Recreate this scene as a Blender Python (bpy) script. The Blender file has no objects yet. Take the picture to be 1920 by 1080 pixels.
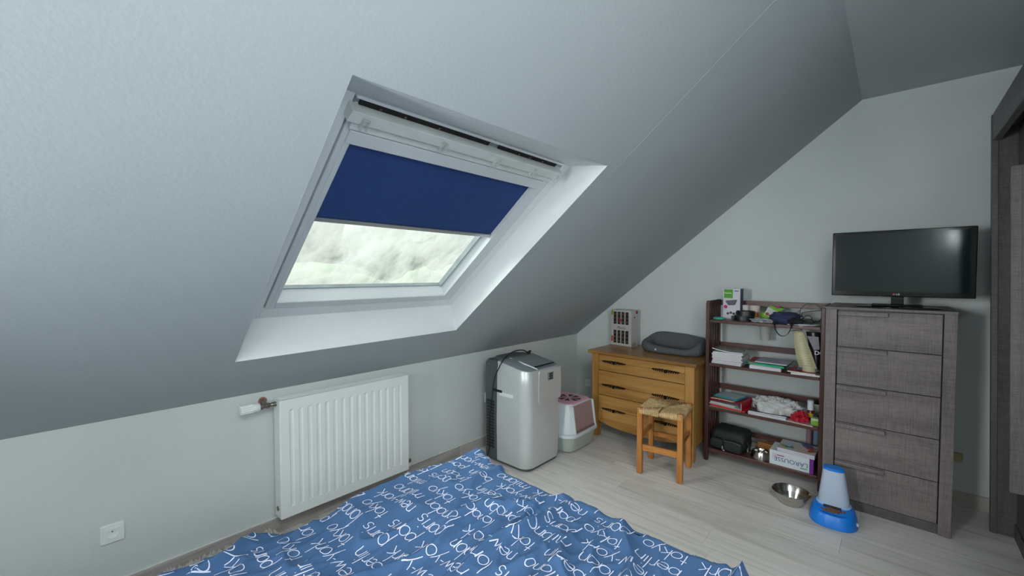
import bpy, bmesh, math, random
import numpy as np
from mathutils import Vector, Matrix, noise
R = math.radians
random.seed(7); rnd = random.Random(11)
sc = bpy.context.scene
COL = sc.collection

# ------------------------------------------------------------ camera, exposure
cam_d = bpy.data.cameras.new('camera'); cam = bpy.data.objects.new('camera', cam_d); COL.objects.link(cam)
sc.camera = cam
cam_d.sensor_width = 36; cam_d.lens = 782.26 / 1920 * 36; cam_d.clip_start = .02; cam_d.clip_end = 400
YAW, PIT, ROL = R(42.4985), R(-1.7704), R(0.018)
fw = Vector((math.cos(YAW)*math.cos(PIT), math.sin(YAW)*math.cos(PIT), math.sin(PIT)))
rt = fw.cross(Vector((0, 0, 1))).normalized(); up = rt.cross(fw)
r2 = rt*math.cos(ROL) + up*math.sin(ROL); u2 = -rt*math.sin(ROL) + up*math.cos(ROL)
cam.matrix_world = Matrix(((r2.x, u2.x, -fw.x, 0), (r2.y, u2.y, -fw.y, 0), (r2.z, u2.z, -fw.z, 1.35), (0, 0, 0, 1)))
vs = sc.view_settings
vs.view_transform = 'Standard'; vs.look = 'None'; vs.gamma = 1; vs.exposure = 0.0
vs.use_curve_mapping = False

# ------------------------------------------------------------ sky and lights
W = bpy.data.worlds.new('overcast sky'); sc.world = W; W.use_nodes = True
nt = W.node_tree; nt.nodes.clear()
o_ = nt.nodes.new('ShaderNodeOutputWorld'); b_ = nt.nodes.new('ShaderNodeBackground')
tc = nt.nodes.new('ShaderNodeTexCoord'); sx = nt.nodes.new('ShaderNodeSeparateXYZ'); cr = nt.nodes.new('ShaderNodeValToRGB')
nt.links.new(tc.outputs['Generated'], sx.inputs[0]); nt.links.new(sx.outputs['Z'], cr.inputs[0])
cr.color_ramp.elements[0].position = 0.0; cr.color_ramp.elements[0].color = (.80, .88, .92, 1)
cr.color_ramp.elements[1].position = 1.0; cr.color_ramp.elements[1].color = (.90, .97, 1.0, 1)
nt.links.new(cr.outputs[0], b_.inputs[0]); b_.inputs[1].default_value = .48
nt.links.new(b_.outputs[0], o_.inputs[0])

def light(name, kind, loc, direction, energy, color, **kw):
    d = bpy.data.lights.new(name, kind); d.energy = energy; d.color = color
    for k, v in kw.items(): setattr(d, k, v)
    o = bpy.data.objects.new(name, d); COL.objects.link(o); o.location = loc
    o.rotation_euler = Vector(direction).to_track_quat('-Z', 'Y').to_euler()
    return o
# bright overcast sky glow on the skylight side of the roof
light('sun', 'SUN', (0, 6, 8), (.38, -.52, -.74), 22.0, (1.0, .99, .96), angle=R(60))
# added fill light in a made-up ceiling opening behind the camera
light('roof_fill_light', 'AREA', (-.05, -.62, 2.60), (.12, .10, -1), 58, (.96, .99, 1.0), shape='RECTANGLE', size=1.0, size_y=.74)
# added fill light on the side wall, out of view beside the camera
light('side_fill_light', 'AREA', (.10, -1.085, 1.45), (.30, 1, -.05), 32, (.95, .985, 1.0), shape='RECTANGLE', size=1.3, size_y=1.1)

# added fill light behind the bed head, brightens the gable side
light('back_fill_light', 'AREA', (-1.485, 1.02, 1.36), (1, -.30, -.10), 30, (.97, .99, 1.0), shape='RECTANGLE', size=.56, size_y=.66, spread=R(105))

# ------------------------------------------------------------ materials
def lin(h):
    c = [int(h[i:i+2], 16)/255 for i in (1, 3, 5)]
    return tuple(x/12.92 if x <= .04045 else ((x+.055)/1.055)**2.4 for x in c) + (1,)
def newmat(name):
    m = bpy.data.materials.new(name); m.use_nodes = True
    n = m.node_tree; return m, n, n.nodes['Principled BSDF']
def setp(p, **kw):
    for k, v in kw.items():
        p.inputs[k].default_value = v
def mat(name, col, rough=.5, metal=0, var=.06, vs_=6, bump=0, bs=60, spec=.5, stretch=(1, 1, 1), **kw):
    m, n, p = newmat(name)
    c = lin(col) if isinstance(col, str) else col
    t = n.nodes.new('ShaderNodeTexCoord'); mp = n.nodes.new('ShaderNodeMapping'); mp.inputs['Scale'].default_value = stretch
    n.links.new(t.outputs['Object'], mp.inputs[0])
    nz = n.nodes.new('ShaderNodeTexNoise'); nz.inputs['Scale'].default_value = vs_; nz.inputs['Detail'].default_value = 4
    n.links.new(mp.outputs[0], nz.inputs['Vector'])
    r = n.nodes.new('ShaderNodeValToRGB')
    r.color_ramp.elements[0].position = .3; r.color_ramp.elements[1].position = .7
    r.color_ramp.elements[0].color = tuple(x*(1-var) for x in c[:3]) + (1,)
    r.color_ramp.elements[1].color = tuple(min(1, x*(1+var)) for x in c[:3]) + (1,)
    n.links.new(nz.outputs[0], r.inputs[0]); n.links.new(r.outputs[0], p.inputs['Base Color'])
    setp(p, Roughness=rough, Metallic=metal); p.inputs['Specular IOR Level'].default_value = spec
    if bump:
        n2 = n.nodes.new('ShaderNodeTexNoise'); n2.inputs['Scale'].default_value = bs; n2.inputs['Detail'].default_value = 3
        n.links.new(mp.outputs[0], n2.inputs['Vector'])
        b = n.nodes.new('ShaderNodeBump'); b.inputs['Strength'].default_value = bump; b.inputs['Distance'].default_value = .004
        n.links.new(n2.outputs[0], b.inputs['Height']); n.links.new(b.outputs[0], p.inputs['Normal'])
    for k, v in kw.items(): p.inputs[k.replace('_', ' ')].default_value = v
    return m
def wood(name, stops, scale=(1, 1, 1), wscale=9, rough=.45, bump=.15, rand=True, knots=False, knotcol=None, distort=2.0, spec=.4):
    """grain stretched by 'scale' on object coordinates; stops = list of (pos, hex)"""
    m, n, p = newmat(name); N = n.nodes.new; L = n.links.new
    t = N('ShaderNodeTexCoord'); oi = N('ShaderNodeObjectInfo'); mul = N('ShaderNodeVectorMath'); mul.operation = 'MULTIPLY_ADD'
    cmb = N('ShaderNodeCombineXYZ')
    for i in range(3): L(oi.outputs['Random'], cmb.inputs[i])
    mul.inputs[1].default_value = (37, 53, 29) if rand else (0, 0, 0)
    L(cmb.outputs[0], mul.inputs[0]); L(t.outputs['Object'], mul.inputs[2])
    mp = N('ShaderNodeMapping'); mp.inputs['Scale'].default_value = scale; L(mul.outputs[0], mp.inputs[0])
    a = N('ShaderNodeTexNoise'); a.inputs['Scale'].default_value = wscale; a.inputs['Detail'].default_value = 7; a.inputs['Roughness'].default_value = .6
    a.inputs['Distortion'].default_value = distort*.3
    L(mp.outputs[0], a.inputs['Vector'])
    r = N('ShaderNodeValToRGB'); el = r.color_ramp.elements
    el[0].position, el[0].color = stops[0][0], lin(stops[0][1]); el[1].position, el[1].color = stops[-1][0], lin(stops[-1][1])
    for s in stops[1:-1]:
        e = el.new(s[0]); e.color = lin(s[1])
    L(a.outputs[0], r.inputs[0]); out = r.outputs[0]
    if knots:
        kn = N('ShaderNodeTexNoise'); kn.inputs['Scale'].default_value = 2.2; kn.inputs['Detail'].default_value = 1
        mk = N('ShaderNodeMapping'); mk.inputs['Scale'].default_value = tuple(1+(s-min(scale))*.25 for s in scale); L(mul.outputs[0], mk.inputs[0]); L(mk.outputs[0], kn.inputs['Vector'])
        kr = N('ShaderNodeValToRGB'); kr.color_ramp.elements[0].position = .62; kr.color_ramp.elements[1].position = .78
        kr.color_ramp.elements[1].color = (.75, .75, .75, 1)
        L(kn.outputs[0], kr.inputs[0]); mx = N('ShaderNodeMix'); mx.data_type = 'RGBA'
        L(kr.outputs[0], mx.inputs[0]); L(out, mx.inputs[6]); mx.inputs[7].default_value = lin(knotcol); out = mx.outputs[2]
    hs = N('ShaderNodeHueSaturation'); mr = N('ShaderNodeMapRange'); mr.inputs[3].default_value = .93 if rand else 1; mr.inputs[4].default_value = 1.06 if rand else 1
    L(oi.outputs['Random'], mr.inputs[0]); L(mr.outputs[0], hs.inputs['Value']); L(out, hs.inputs['Color']); L(hs.outputs[0], p.inputs['Base Color'])
    b = N('ShaderNodeBump'); b.inputs['Strength'].default_value = bump; b.inputs['Distance'].default_value = .002
    L(a.outputs[0], b.inputs['Height']); L(b.outputs[0], p.inputs['Normal'])
    setp(p, Roughness=rough); p.inputs['Specular IOR Level'].default_value = spec
    return m
def greywood(name, dark, light_, grain='y', rough=.55):
    """weathered wood foil: broad bands along the grain plus a fine linen-like cross hatch"""
    m, n, p = newmat(name); N = n.nodes.new; L = n.links.new
    t = N('ShaderNodeTexCoord'); oi = N('ShaderNodeObjectInfo'); cmb = N('ShaderNodeCombineXYZ'); mul = N('ShaderNodeVectorMath'); mul.operation = 'MULTIPLY_ADD'
    for i in range(3): L(oi.outputs['Random'], cmb.inputs[i])
    mul.inputs[1].default_value = (31, 17, 23); L(cmb.outputs[0], mul.inputs[0]); L(t.outputs['Object'], mul.inputs[2])
    def nz(scale, s, det=3):
        mp = N('ShaderNodeMapping'); mp.inputs['Scale'].default_value = scale; L(mul.outputs[0], mp.inputs[0])
        a = N('ShaderNodeTexNoise'); a.inputs['Scale'].default_value = s; a.inputs['Detail'].default_value = det; L(mp.outputs[0], a.inputs['Vector']); return a.outputs[0]
    along = (1, .1, 1) if grain == 'y' else ((.1, 1, 1) if grain == 'x' else (1, 1, .1))
    cross = (.1, 1, .06) if grain != 'z' else (.1, .06, 1)
    a, b, c = nz(along, 14, 4), nz(tuple(6*x for x in along), 30, 2), nz(tuple(6*x for x in cross), 30, 2)
    def mth(op, x, y, cl=False):
        q = N('ShaderNodeMath'); q.operation = op; q.use_clamp = cl
        for i, v in enumerate((x, y)):
            if isinstance(v, float): q.inputs[i].default_value = v
            else: L(v, q.inputs[i])
        return q.outputs[0]
    s = mth('ADD', mth('MULTIPLY', a, 1.0), mth('ADD', mth('MULTIPLY', b, .55), mth('MULTIPLY', c, .65)))
    s = mth('MULTIPLY', s, .4545)
    r = N('ShaderNodeValToRGB'); r.color_ramp.elements[0].position = .36; r.color_ramp.elements[1].position = .64
    r.color_ramp.elements[0].color = lin(dark); r.color_ramp.elements[1].color = lin(light_)
    L(s, r.inputs[0]); L(r.outputs[0], p.inputs['Base Color'])
    bm = N('ShaderNodeBump'); bm.inputs['Strength'].default_value = .25; bm.inputs['Distance'].default_value = .001; L(s, bm.inputs['Height']); L(bm.outputs[0], p.inputs['Normal'])
    setp(p, Roughness=rough); return m

M = {}
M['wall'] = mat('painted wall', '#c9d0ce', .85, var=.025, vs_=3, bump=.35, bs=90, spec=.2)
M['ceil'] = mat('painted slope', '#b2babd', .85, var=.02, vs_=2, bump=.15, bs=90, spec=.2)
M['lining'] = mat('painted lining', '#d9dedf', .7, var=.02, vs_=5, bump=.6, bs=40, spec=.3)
M['floorbase'] = mat('screed', '#77716a', .9)
M['plank'] = wood('whitewashed oak laminate', [(.25, '#b0ada8'), (.45, '#cecbc6'), (.6, '#d8d5d1'), (.8, '#dedbd7')], (6.5, .28, 1), 7, .36, .12, knots=True, knotcol='#a8a296')
M['base'] = wood('grey oak skirting', [(.25, '#8f8a84'), (.5, '#a8a39d'), (.8, '#bab5af')], (.3, .3, 4), 8, .5, .1)
M['caulk'] = mat('white caulk', '#d5d6d3', .6)
M['whitepvc'] = mat('white lacquer', '#e0e5e6', .35, var=.02, spec=.5)
M['greypvc'] = mat('white lacquered sash', '#cfd5d8', .35, var=.02)
M['dirtywhite'] = mat('worn white lacquer', '#d6dcd9', .4, var=.06, vs_=18)
M['slot'] = mat('dark vent slot', '#1c1b16', .8, var=.5, vs_=40)
M['alu'] = mat('aluminium', '#b9bec0', .3, 1, var=.03)
M['blind'] = mat('navy blackout cloth', '#30497f', .8, var=.06, vs_=30, bump=.1, bs=300, spec=.2)
M['rad'] = mat('radiator enamel', '#e2e8e6', .3, var=.01)
M['raddark'] = mat('radiator inside', '#9aa0a0', .5)
M['valvemetal'] = mat('dull nickel', '#8a827b', .35, .9, var=.15, vs_=20)
M['silver'] = mat('silver plastic', '#cfd4d5', .38, .35, var=.03)
M['silver_top'] = mat('pale grey plastic', '#8f999d', .4, .3, var=.04)
M['darkgrey'] = mat('dark grey plastic', '#4c5355', .5, var=.05)
M['blackplastic'] = mat('black plastic', '#101213', .35, var=.1)
M['blackcable'] = mat('black rubber cable', '#141516', .5, var=.1)
M['litterwhite'] = mat('white plastic', '#ccd3d6', .4, var=.02)
M['littergrey'] = mat('sage grey plastic', '#a9b5ab', .42, var=.02)
M['pink'] = mat('pink plastic', '#dfa8bd', .4, var=.03)
M['hole'] = mat('dark opening', '#3a3436', .8)
M['oak'] = wood('golden oak', [(.25, '#7c5526'), (.42, '#a1753a'), (.6, '#b5894b'), (.8, '#c49a5b')], (1, .12, 1.6), 9, .42, .2, knots=True, knotcol='#74491c')
M['oakv'] = wood('golden oak upright', [(.25, '#7c5526'), (.42, '#a1753a'), (.6, '#b5894b'), (.8, '#c49a5b')], (1.6, 1.6, .12), 9, .42, .2)
M['oaktop'] = wood('golden oak top', [(.25, '#6d4a22'), (.42, '#8d6532'), (.6, '#a67b44'), (.8, '#b58b52')], (1.6, .12, 1), 9, .3, .1)
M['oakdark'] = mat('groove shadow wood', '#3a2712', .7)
M['iron'] = mat('blackened bronze', '#1d1a18', .4, .7, var=.3, vs_=80)
M['stool'] = wood('honey pine', [(.25, '#8a5424'), (.45, '#a66c31'), (.65, '#b67d40'), (.85, '#c28c4f')], (2.5, 2.5, .25), 10, .35, .1)
M['stoolh'] = wood('honey pine rail', [(.25, '#8a5424'), (.45, '#a66c31'), (.65, '#b67d40'), (.85, '#c28c4f')], (2.5, .25, 2.5), 10, .35, .1)
M['rush'] = mat('woven rush', '#c3a777', .75, var=.3, vs_=45, bump=.6, bs=200)
M['mahog'] = wood('dark mahogany stain', [(.3, '#3a2421'), (.5, '#4b302b'), (.7, '#5b3d36')], (2, 2, .3), 9, .35, .08)
M['mahogh'] = wood('dark mahogany board', [(.3, '#3a2421'), (.5, '#4b302b'), (.7, '#5b3d36')], (2, .3, 2), 9, .35, .08)
M['gw'] = greywood('weathered grey wood', '#514b4a', '#7d7573', 'y')
M['gwv'] = greywood('weathered grey wood upright', '#514b4a', '#7d7573', 'z')
M['gwd'] = greywood('dark weathered wood', '#3c3a3b', '#625f60', 'z')
M['gwx'] = greywood('dark weathered wood header', '#4a4749', '#6c6a6c', 'x')
M['gwl'] = greywood('light weathered leaf', '#625e5d', '#8a8583', 'z')
M['tvbody'] = mat('glossy black', '#07090a', .14, var=.05, spec=.3)
M['screen'] = mat('dark screen', '#0b1c1a', .07, var=.02, spec=.45)
M['steel'] = mat('stainless steel', '#c3c0b8', .2, 1, var=.04, vs_=10)
M['duvet'] = mat('blue cotton', '#436289', .9, var=.05, vs_=5, bump=.25, bs=350, spec=.15)
M['print'] = mat('white print', '#d2d8ea', .9, var=.03, spec=.1)
M['sheet'] = mat('white sheet', '#c9ccd0', .9)
M['mattress'] = mat('mattress ticking', '#b8b9b6', .9)
M['shag'] = mat('white shag', '#d8d6cf', .95, var=.08)
M['felt'] = mat('charcoal felt', '#565a5d', .95, var=.1, vs_=60, bump=.5, bs=300)
M['feeder'] = mat('bright blue plastic', '#1277d6', .35, var=.03)
M['kibble'] = mat('brown kibble', '#6e4a2a', .8, var=.3, vs_=60)
def M_col(h, rough=.6, **k):
    key = f'{h}{rough}'
    if key not in M: M[key] = mat('tone ' + h[1:], h, rough, **k)
    return M[key]
# translucent plastic of the feeder tank
m, n, p = newmat('frosted plastic'); setp(p, Roughness=.45); p.inputs['Base Color'].default_value = lin('#c4d3e6'); p.inputs['Transmission Weight'].default_value = .35
p.inputs['IOR'].default_value = 1.2; M['frost'] = m
m, n, p = newmat('pink translucent plastic'); setp(p, Roughness=.35, Alpha=.8); p.inputs['Base Color'].default_value = lin('#ab8f90'); M['pinkdoor'] = m
m, n, p = newmat('clear plastic'); setp(p, Roughness=.15, Alpha=.35); p.inputs['Base Color'].default_value = lin('#cfd4cf'); M['clear'] = m
# dirty window glass
m, n, p = newmat('dirty glass'); N = n.nodes.new; L = n.links.new; n.nodes.remove(p)
out = n.nodes['Material Output']; tr = N('ShaderNodeBsdfTransparent'); tl = N('ShaderNodeBsdfTranslucent'); gl = N('ShaderNodeBsdfGlossy')
tl.inputs[0].default_value = (.22, .235, .225, 1); gl.inputs['Roughness'].default_value = .05; tr.inputs[0].default_value = (.97, 1, .98, 1)
t = N('ShaderNodeTexCoord'); mp = N('ShaderNodeMapping'); mp.inputs['Scale'].default_value = (4, 2.2, 2.2); mp.inputs['Rotation'].default_value = (0, 0, 0)
L(t.outputs['Object'], mp.inputs[0]); nz = N('ShaderNodeTexNoise'); nz.inputs['Scale'].default_value = 1.6; nz.inputs['Detail'].default_value = 9; nz.inputs['Roughness'].default_value = .68
L(mp.outputs[0], nz.inputs['Vector']); mr = N('ShaderNodeMapRange'); mr.inputs[1].default_value = .3; mr.inputs[2].default_value = .7; mr.inputs[3].default_value = .10; mr.inputs[4].default_value = .75
L(nz.outputs[0], mr.inputs[0]); mx = N('ShaderNodeMixShader'); L(mr.outputs[0], mx.inputs[0]); L(tr.outputs[0], mx.inputs[1]); L(tl.outputs[0], mx.inputs[2])
m2 = N('ShaderNodeMixShader'); m2.inputs[0].default_value = .04; L(mx.outputs[0], m2.inputs[1]); L(gl.outputs[0], m2.inputs[2]); L(m2.outputs[0], out.inputs[0]); M['glass'] = m
m, n, p = newmat('lamp glow'); p.inputs['Base Color'].default_value = (1, 1, 1, 1); p.inputs['Emission Color'].default_value = (.93, .98, 1, 1); p.inputs['Emission Strength'].default_value = 500; M['glow'] = m
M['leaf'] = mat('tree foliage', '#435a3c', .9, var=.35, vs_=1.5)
M['leafpale'] = mat('hazy foliage', '#66736a', .9, var=.3, vs_=.5)  # distance haze put into the leaf colour
M['lawn'] = mat('lawn', '#48693d', .95, var=.15, vs_=.3)
M['bark'] = mat('bark', '#5a4c3e', .9)

# ------------------------------------------------------------ mesh helpers
class MB:
    def __init__(s, tf=None): s.v = []; s.f = []; s.mi = []; s.tf = tf
    def add(s, vs, fs, mi=0):
        k = len(s.v); s.v += [tuple(s.tf(*v)) if s.tf else tuple(v) for v in vs]
        s.f += [tuple(i+k for i in f) for f in fs]; s.mi += [mi]*len(fs); return s
    def box(s, x0, x1, y0, y1, z0, z1, mi=0):
        v = [(x, y, z) for z in (z0, z1) for y in (y0, y1) for x in (x0, x1)]
        return s.add(v, [(0, 2, 3, 1), (4, 5, 7, 6), (0, 1, 5, 4), (2, 6, 7, 3), (0, 4, 6, 2), (1, 3, 7, 5)], mi)
    def obox(s, c, size, rz=0, rx=0, ry=0, mi=0):
        m = Matrix.Translation(c) @ Matrix.Rotation(rz, 4, 'Z') @ Matrix.Rotation(ry, 4, 'Y') @ Matrix.Rotation(rx, 4, 'X')
        a, b, c2 = [q/2 for q in size]
        v = [tuple(m @ Vector((x, y, z))) for z in (-c2, c2) for y in (-b, b) for x in (-a, a)]
        return s.add(v, [(0, 2, 3, 1), (4, 5, 7, 6), (0, 1, 5, 4), (2, 6, 7, 3), (0, 4, 6, 2), (1, 3, 7, 5)], mi)
    def loft(s, rings, cap0=True, cap1=True, closed=True, mi=0):
        n = len(rings[0]); v = [p for r in rings for p in r]; f = []
        for i in range(len(rings)-1):
            for j in range(n if closed else n-1):
                a = i*n+j; b = i*n+(j+1) % n; f.append((a, b, b+n, a+n))
        if cap0: f.append(tuple(range(n-1, -1, -1)))
        if cap1: f.append(tuple((len(rings)-1)*n+j for j in range(n)))
        return s.add(v, f, mi)
    def tube(s, pts, r, n=6, cap=True, closed=False, mi=0):
        pts = [Vector(p) for p in pts]; rings = []; ref = None
        for i, p in enumerate(pts):
            if closed: d = pts[(i+1) % len(pts)] - pts[i-1]
            else: d = pts[min(i+1, len(pts)-1)] - pts[max(i-1, 0)]
            d.normalize()
            if ref is None: ref = Vector((0, 0, 1)) if abs(d.z) < .9 else Vector((1, 0, 0))
            a = d.cross(ref); a.normalize(); b = a.cross(d); ref = b
            rr = r[i] if isinstance(r, (list, tuple)) else r
            rings.append([tuple(p + a*math.cos(2*math.pi*k/n)*rr + b*math.sin(2*math.pi*k/n)*rr) for k in range(n)])
        if closed: rings.append(rings[0]); cap = False
        return s.loft(rings, cap, cap, mi=mi)
    def lathe(s, prof, c=(0, 0, 0), n=32, axis='z', mi=0, sx=1, sy=1):
        rings = []
        for r, h in prof:
            ring = []
            for k in range(n):
                a = 2*math.pi*k/n; x, y = r*math.cos(a)*sx, r*math.sin(a)*sy
                q = (x, y, h) if axis == 'z' else ((h, x, y) if axis == 'x' else (y, h, x))
                ring.append((q[0]+c[0], q[1]+c[1], q[2]+c[2]))
            rings.append(ring)
        return s.loft(rings, True, True, mi=mi)
    def build(s, name, mats, parent=None, smooth=False, bevel=0, seg=2, origin=None, subd=0):
        me = bpy.data.meshes.new(name); v = s.v
        if origin is None and parent is not None and 'o' in parent: origin = parent['o']
        if origin is not None: v = [(a-origin[0], b-origin[1], c-origin[2]) for a, b, c in v]
        me.from_pydata(v, [], s.f)
        for mm in (mats if isinstance(mats, (list, tuple)) else [mats]): me.materials.append(mm)
        me.polygons.foreach_set('material_index', s.mi)
        bm = bmesh.new(); bm.from_mesh(me); bmesh.ops.recalc_face_normals(bm, faces=bm.faces); bm.to_mesh(me); bm.free()
        if smooth: me.polygons.foreach_set('use_smooth', [True]*len(me.polygons))
        o = bpy.data.objects.new(name, me); COL.objects.link(o)
        if parent is not None: o.parent = parent
        elif origin is not None: o.location = origin
        if bevel:
            b = o.modifiers.new('bevel', 'BEVEL'); b.width = bevel; b.segments = seg; b.limit_method = 'ANGLE'; b.angle_limit = R(35)
        if subd:
            b = o.modifiers.new('subd', 'SUBSURF'); b.levels = subd; b.render_levels = subd
        if smooth and smooth != 'all':
            try:
                me.set_sharp_from_angle(angle=R(40))
            except Exception: pass
        return o
def grp(o, label=None, cat=None, group=None, kind=None):
    if label: o['label'] = label
    if cat: o['category'] = cat
    if group: o['group'] = group
    if kind: o['kind'] = kind
    return o
ORIG = {}
def thing(name, label, cat, loc, rz=0, group=None):
    o = bpy.data.objects.new(name, None); COL.objects.link(o); o.location = loc; o.rotation_euler = (0, 0, rz)
    o.empty_display_size = .1; grp(o, label, cat, group); return o
class P:
    """builds parts whose coordinates are written in world space under a thing at loc (rotation 0) or in local space"""
    def __init__(s, t, world=True): s.t = t; s.o = tuple(t.location) if world else None
    def __call__(s, name, mb, mats, sub=None, label=None, **k):
        o = mb.build(name, mats, origin=s.o, **k); o.location = (0, 0, 0); o.parent = sub or s.t
        if label: o['label'] = label
        return o
def struct(name, mb, mats, **k):
    o = mb.build(name, mats, **k); o['kind'] = 'structure'; return o
def rrect(x0, x1, y0, y1, r, z, n=5):
    pts = []
    for cx, cy, a0 in ((x1-r, y1-r, 0), (x0+r, y1-r, 90), (x0+r, y0+r, 180), (x1-r, y0+r, 270)):
        for k in range(n+1):
            a = R(a0+90*k/n); pts.append((cx+r*math.cos(a), cy+r*math.sin(a), z))
    return pts
def fbm(x, y, z=0, o=4): return noise.fractal(Vector((x, y, z)), .9, 2.0, o)
TXT = {}
def text_mb(s, size, origin, ex, ey, lift=.0006, mb=None, mi=0, align='LEFT', shear=0, bold=0, depth=.0004):
    """lettering as thin mesh; ex/ey = direction of reading / of letter tops"""
    key = (s, align, shear, bold)
    if key not in TXT:
        c = bpy.data.curves.new('t', 'FONT'); c.body = s; c.align_x = align; c.shear = shear; c.offset = bold; c.resolution_u = 3
        ob = bpy.data.objects.new('t', c); COL.objects.link(ob); bpy.context.view_layer.update()
        me = bpy.data.meshes.new_from_object(ob.evaluated_get(bpy.context.evaluated_depsgraph_get()))
        TXT[key] = ([tuple(v.co) for v in me.vertices], [tuple(p.vertices) for p in me.polygons])
        bpy.data.objects.remove(ob); bpy.data.meshes.remove(me); bpy.data.curves.remove(c)
    v, f = TXT[key]; mb = mb or MB(); ex, ey, o = Vector(ex), Vector(ey), Vector(origin); nn = ex.cross(ey)
    mb.add([tuple(o + ex*a*size + ey*b*size + nn*lift) for a, b, _ in v], f, mi); return mb
YR, ZU = (0, -1, 0), (0, 0, 1)   # reading direction on things that face the bed (-x)

# ------------------------------------------------------------ room shell
A, B, HK, TH, HC = 2.3668, 3.5599, .7546, R(38.3751), 2.4879
XB, YS = -1.50, -1.10                                        # wall behind the bed head, wall behind the wardrobe
def SL(u, v, d):                                            # roof slope coordinates -> world
    return (u, A - v*math.cos(TH) + d*math.sin(TH), HK + v*math.sin(TH) + d*math.cos(TH))
VT = (HC-HK)/math.sin(TH); YC = A - VT*math.cos(TH)

fb = MB().box(XB-.1, B+.1, YS-.1, A+.1, -.12, -.012)
floor = struct('floor', fb, M['floorbase'])
PW, PL = .192, 1.29
k = 0
nx = int((B-XB)/PW)+1
for i in range(nx):
    x0 = XB + i*PW; x1 = min(x0+PW, B)
    y = YS - rnd.random()*PL
    while y < A:
        ya, yb = max(y, YS), min(y+PL, A)
        if yb-ya > .02 and x1-x0 > .01:
            pm = MB().box(-(x1-x0)/2+.0004, (x1-x0)/2-.0004, -(yb-ya)/2+.0003, (yb-ya)/2-.0003, -.012, 0)
            o = pm.build('plank', M['plank'], parent=floor, bevel=.0004, seg=1); o.location = ((x0+x1)/2, (ya+yb)/2, 0)
        y += PL
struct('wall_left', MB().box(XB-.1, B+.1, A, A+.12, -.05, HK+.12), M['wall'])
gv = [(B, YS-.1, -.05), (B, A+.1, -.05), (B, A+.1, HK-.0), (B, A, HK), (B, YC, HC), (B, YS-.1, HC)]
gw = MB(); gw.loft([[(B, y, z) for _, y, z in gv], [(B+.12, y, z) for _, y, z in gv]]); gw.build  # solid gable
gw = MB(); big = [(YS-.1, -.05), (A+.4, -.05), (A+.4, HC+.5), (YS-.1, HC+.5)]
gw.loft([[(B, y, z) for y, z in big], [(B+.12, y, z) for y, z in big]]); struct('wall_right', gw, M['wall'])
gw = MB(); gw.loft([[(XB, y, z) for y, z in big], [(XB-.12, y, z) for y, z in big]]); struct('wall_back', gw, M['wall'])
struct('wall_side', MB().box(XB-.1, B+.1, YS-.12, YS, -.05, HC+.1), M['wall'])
w2 = MB()  # window-like frame added around the unseen side fill light
w2.box(-.60, .80, -1.099, -1.06, 2.02, 2.08).box(-.60, .80, -1.099, -1.06, .82, .88).box(-.60, -.54, -1.099, -1.06, .88, 2.02).box(.74, .80, -1.099, -1.06, .88, 2.02)
w3 = MB()  # invented frame around the fill light behind the bed
w3.box(-1.499, -1.465, .70, 1.34, 1.69, 1.73).box(-1.499, -1.465, .70, 1.34, .99, 1.03).box(-1.499, -1.465, .70, .74, 1.03, 1.69).box(-1.499, -1.465, 1.30, 1.34, 1.03, 1.69)
struct('back_fill_frame', w3, M['whitepvc'], bevel=.004)
struct('side_fill_frame', w2, M['whitepvc'], bevel=.004)
# slope with its splayed skylight opening
q0 = [(.503, 1.752), (1.718, 1.768), (1.717, .393), (.511, .356)]           # on the slope: TL TR BR BL
q1 = [(.556, 1.622), (1.738, 1.622), (1.738, .440), (.556, .436)]           # against the window frame
u0, u1 = XB-.1, B+.1
c = MB(SL)
outer = [(u0, VT+.0), (u1, VT+.0), (u1, -.0), (u0, -.0)]
c.add([(u, v, 0) for u, v in outer+q0], [(0, 1, 5, 4), (1, 2, 6, 5), (2, 3, 7, 6), (3, 0, 4, 7)])
for a_, b_2, c_, d_ in ((u0, u1, 1.632, VT+.3), (u0, u1, -.25, .426), (u0, .546, .426, 1.632), (1.748, u1, .426, 1.632)):
    c.box(a_, b_2, c_, d_, .17, .32)
c.tf = None
# flat ceiling with a shaft added behind the camera for the roof fill light
hx0, hx1, hy0, hy1 = -.55, .45, -.99, -.25
for a_, b_2, c_, d_ in ((XB-.1, hx0, YS-.1, YC), (hx1, B+.1, YS-.1, YC), (hx0, hx1, YS-.1, hy0), (hx0, hx1, hy1, YC)):
    c.box(a_, b_2, c_, d_, HC, HC+.2)
c.box(hx0-.05, hx1+.05, hy0-.05, hy1+.05, HC+.2, HC+.24)
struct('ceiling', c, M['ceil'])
l = MB(SL)
for i in range(4):
    a_, b_2 = i, (i+1) % 4
    l.add([(*q0[a_], -.0006), (*q0[b_2], -.0006), (*q1[b_2], .168), (*q1[a_], .168)], [(0, 1, 2, 3)])
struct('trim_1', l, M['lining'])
# skirting boards
struct('baseboard_left', MB().box(XB, 2.0, A-.014, A-.0005, .0, .076), M['base'], bevel=.003)
struct('baseboard_left.001', MB().box(2.0015, B, A-.014, A-.0005, .0, .076), M['base'], bevel=.003)
struct('trim_2', MB().box(XB, B-.02, A-.009, A-.0005, .0765, .084), M['caulk'], bevel=.002)
struct('baseboard_right', MB().box(B-.014, B-.0005, YS, 1.2, .0, .082), M['base'], bevel=.003)
struct('baseboard_right.001', MB().box(B-.014, B-.0005, 1.2015, A-.015, .0, .082), M['base'], bevel=.003)
# plaster board joint lines on the slope
sj = MB(SL); sj.box(1.80, 1.803, 1.74, VT, -.0006, .001); struct('trim_3', sj, M['ceil'])

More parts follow.
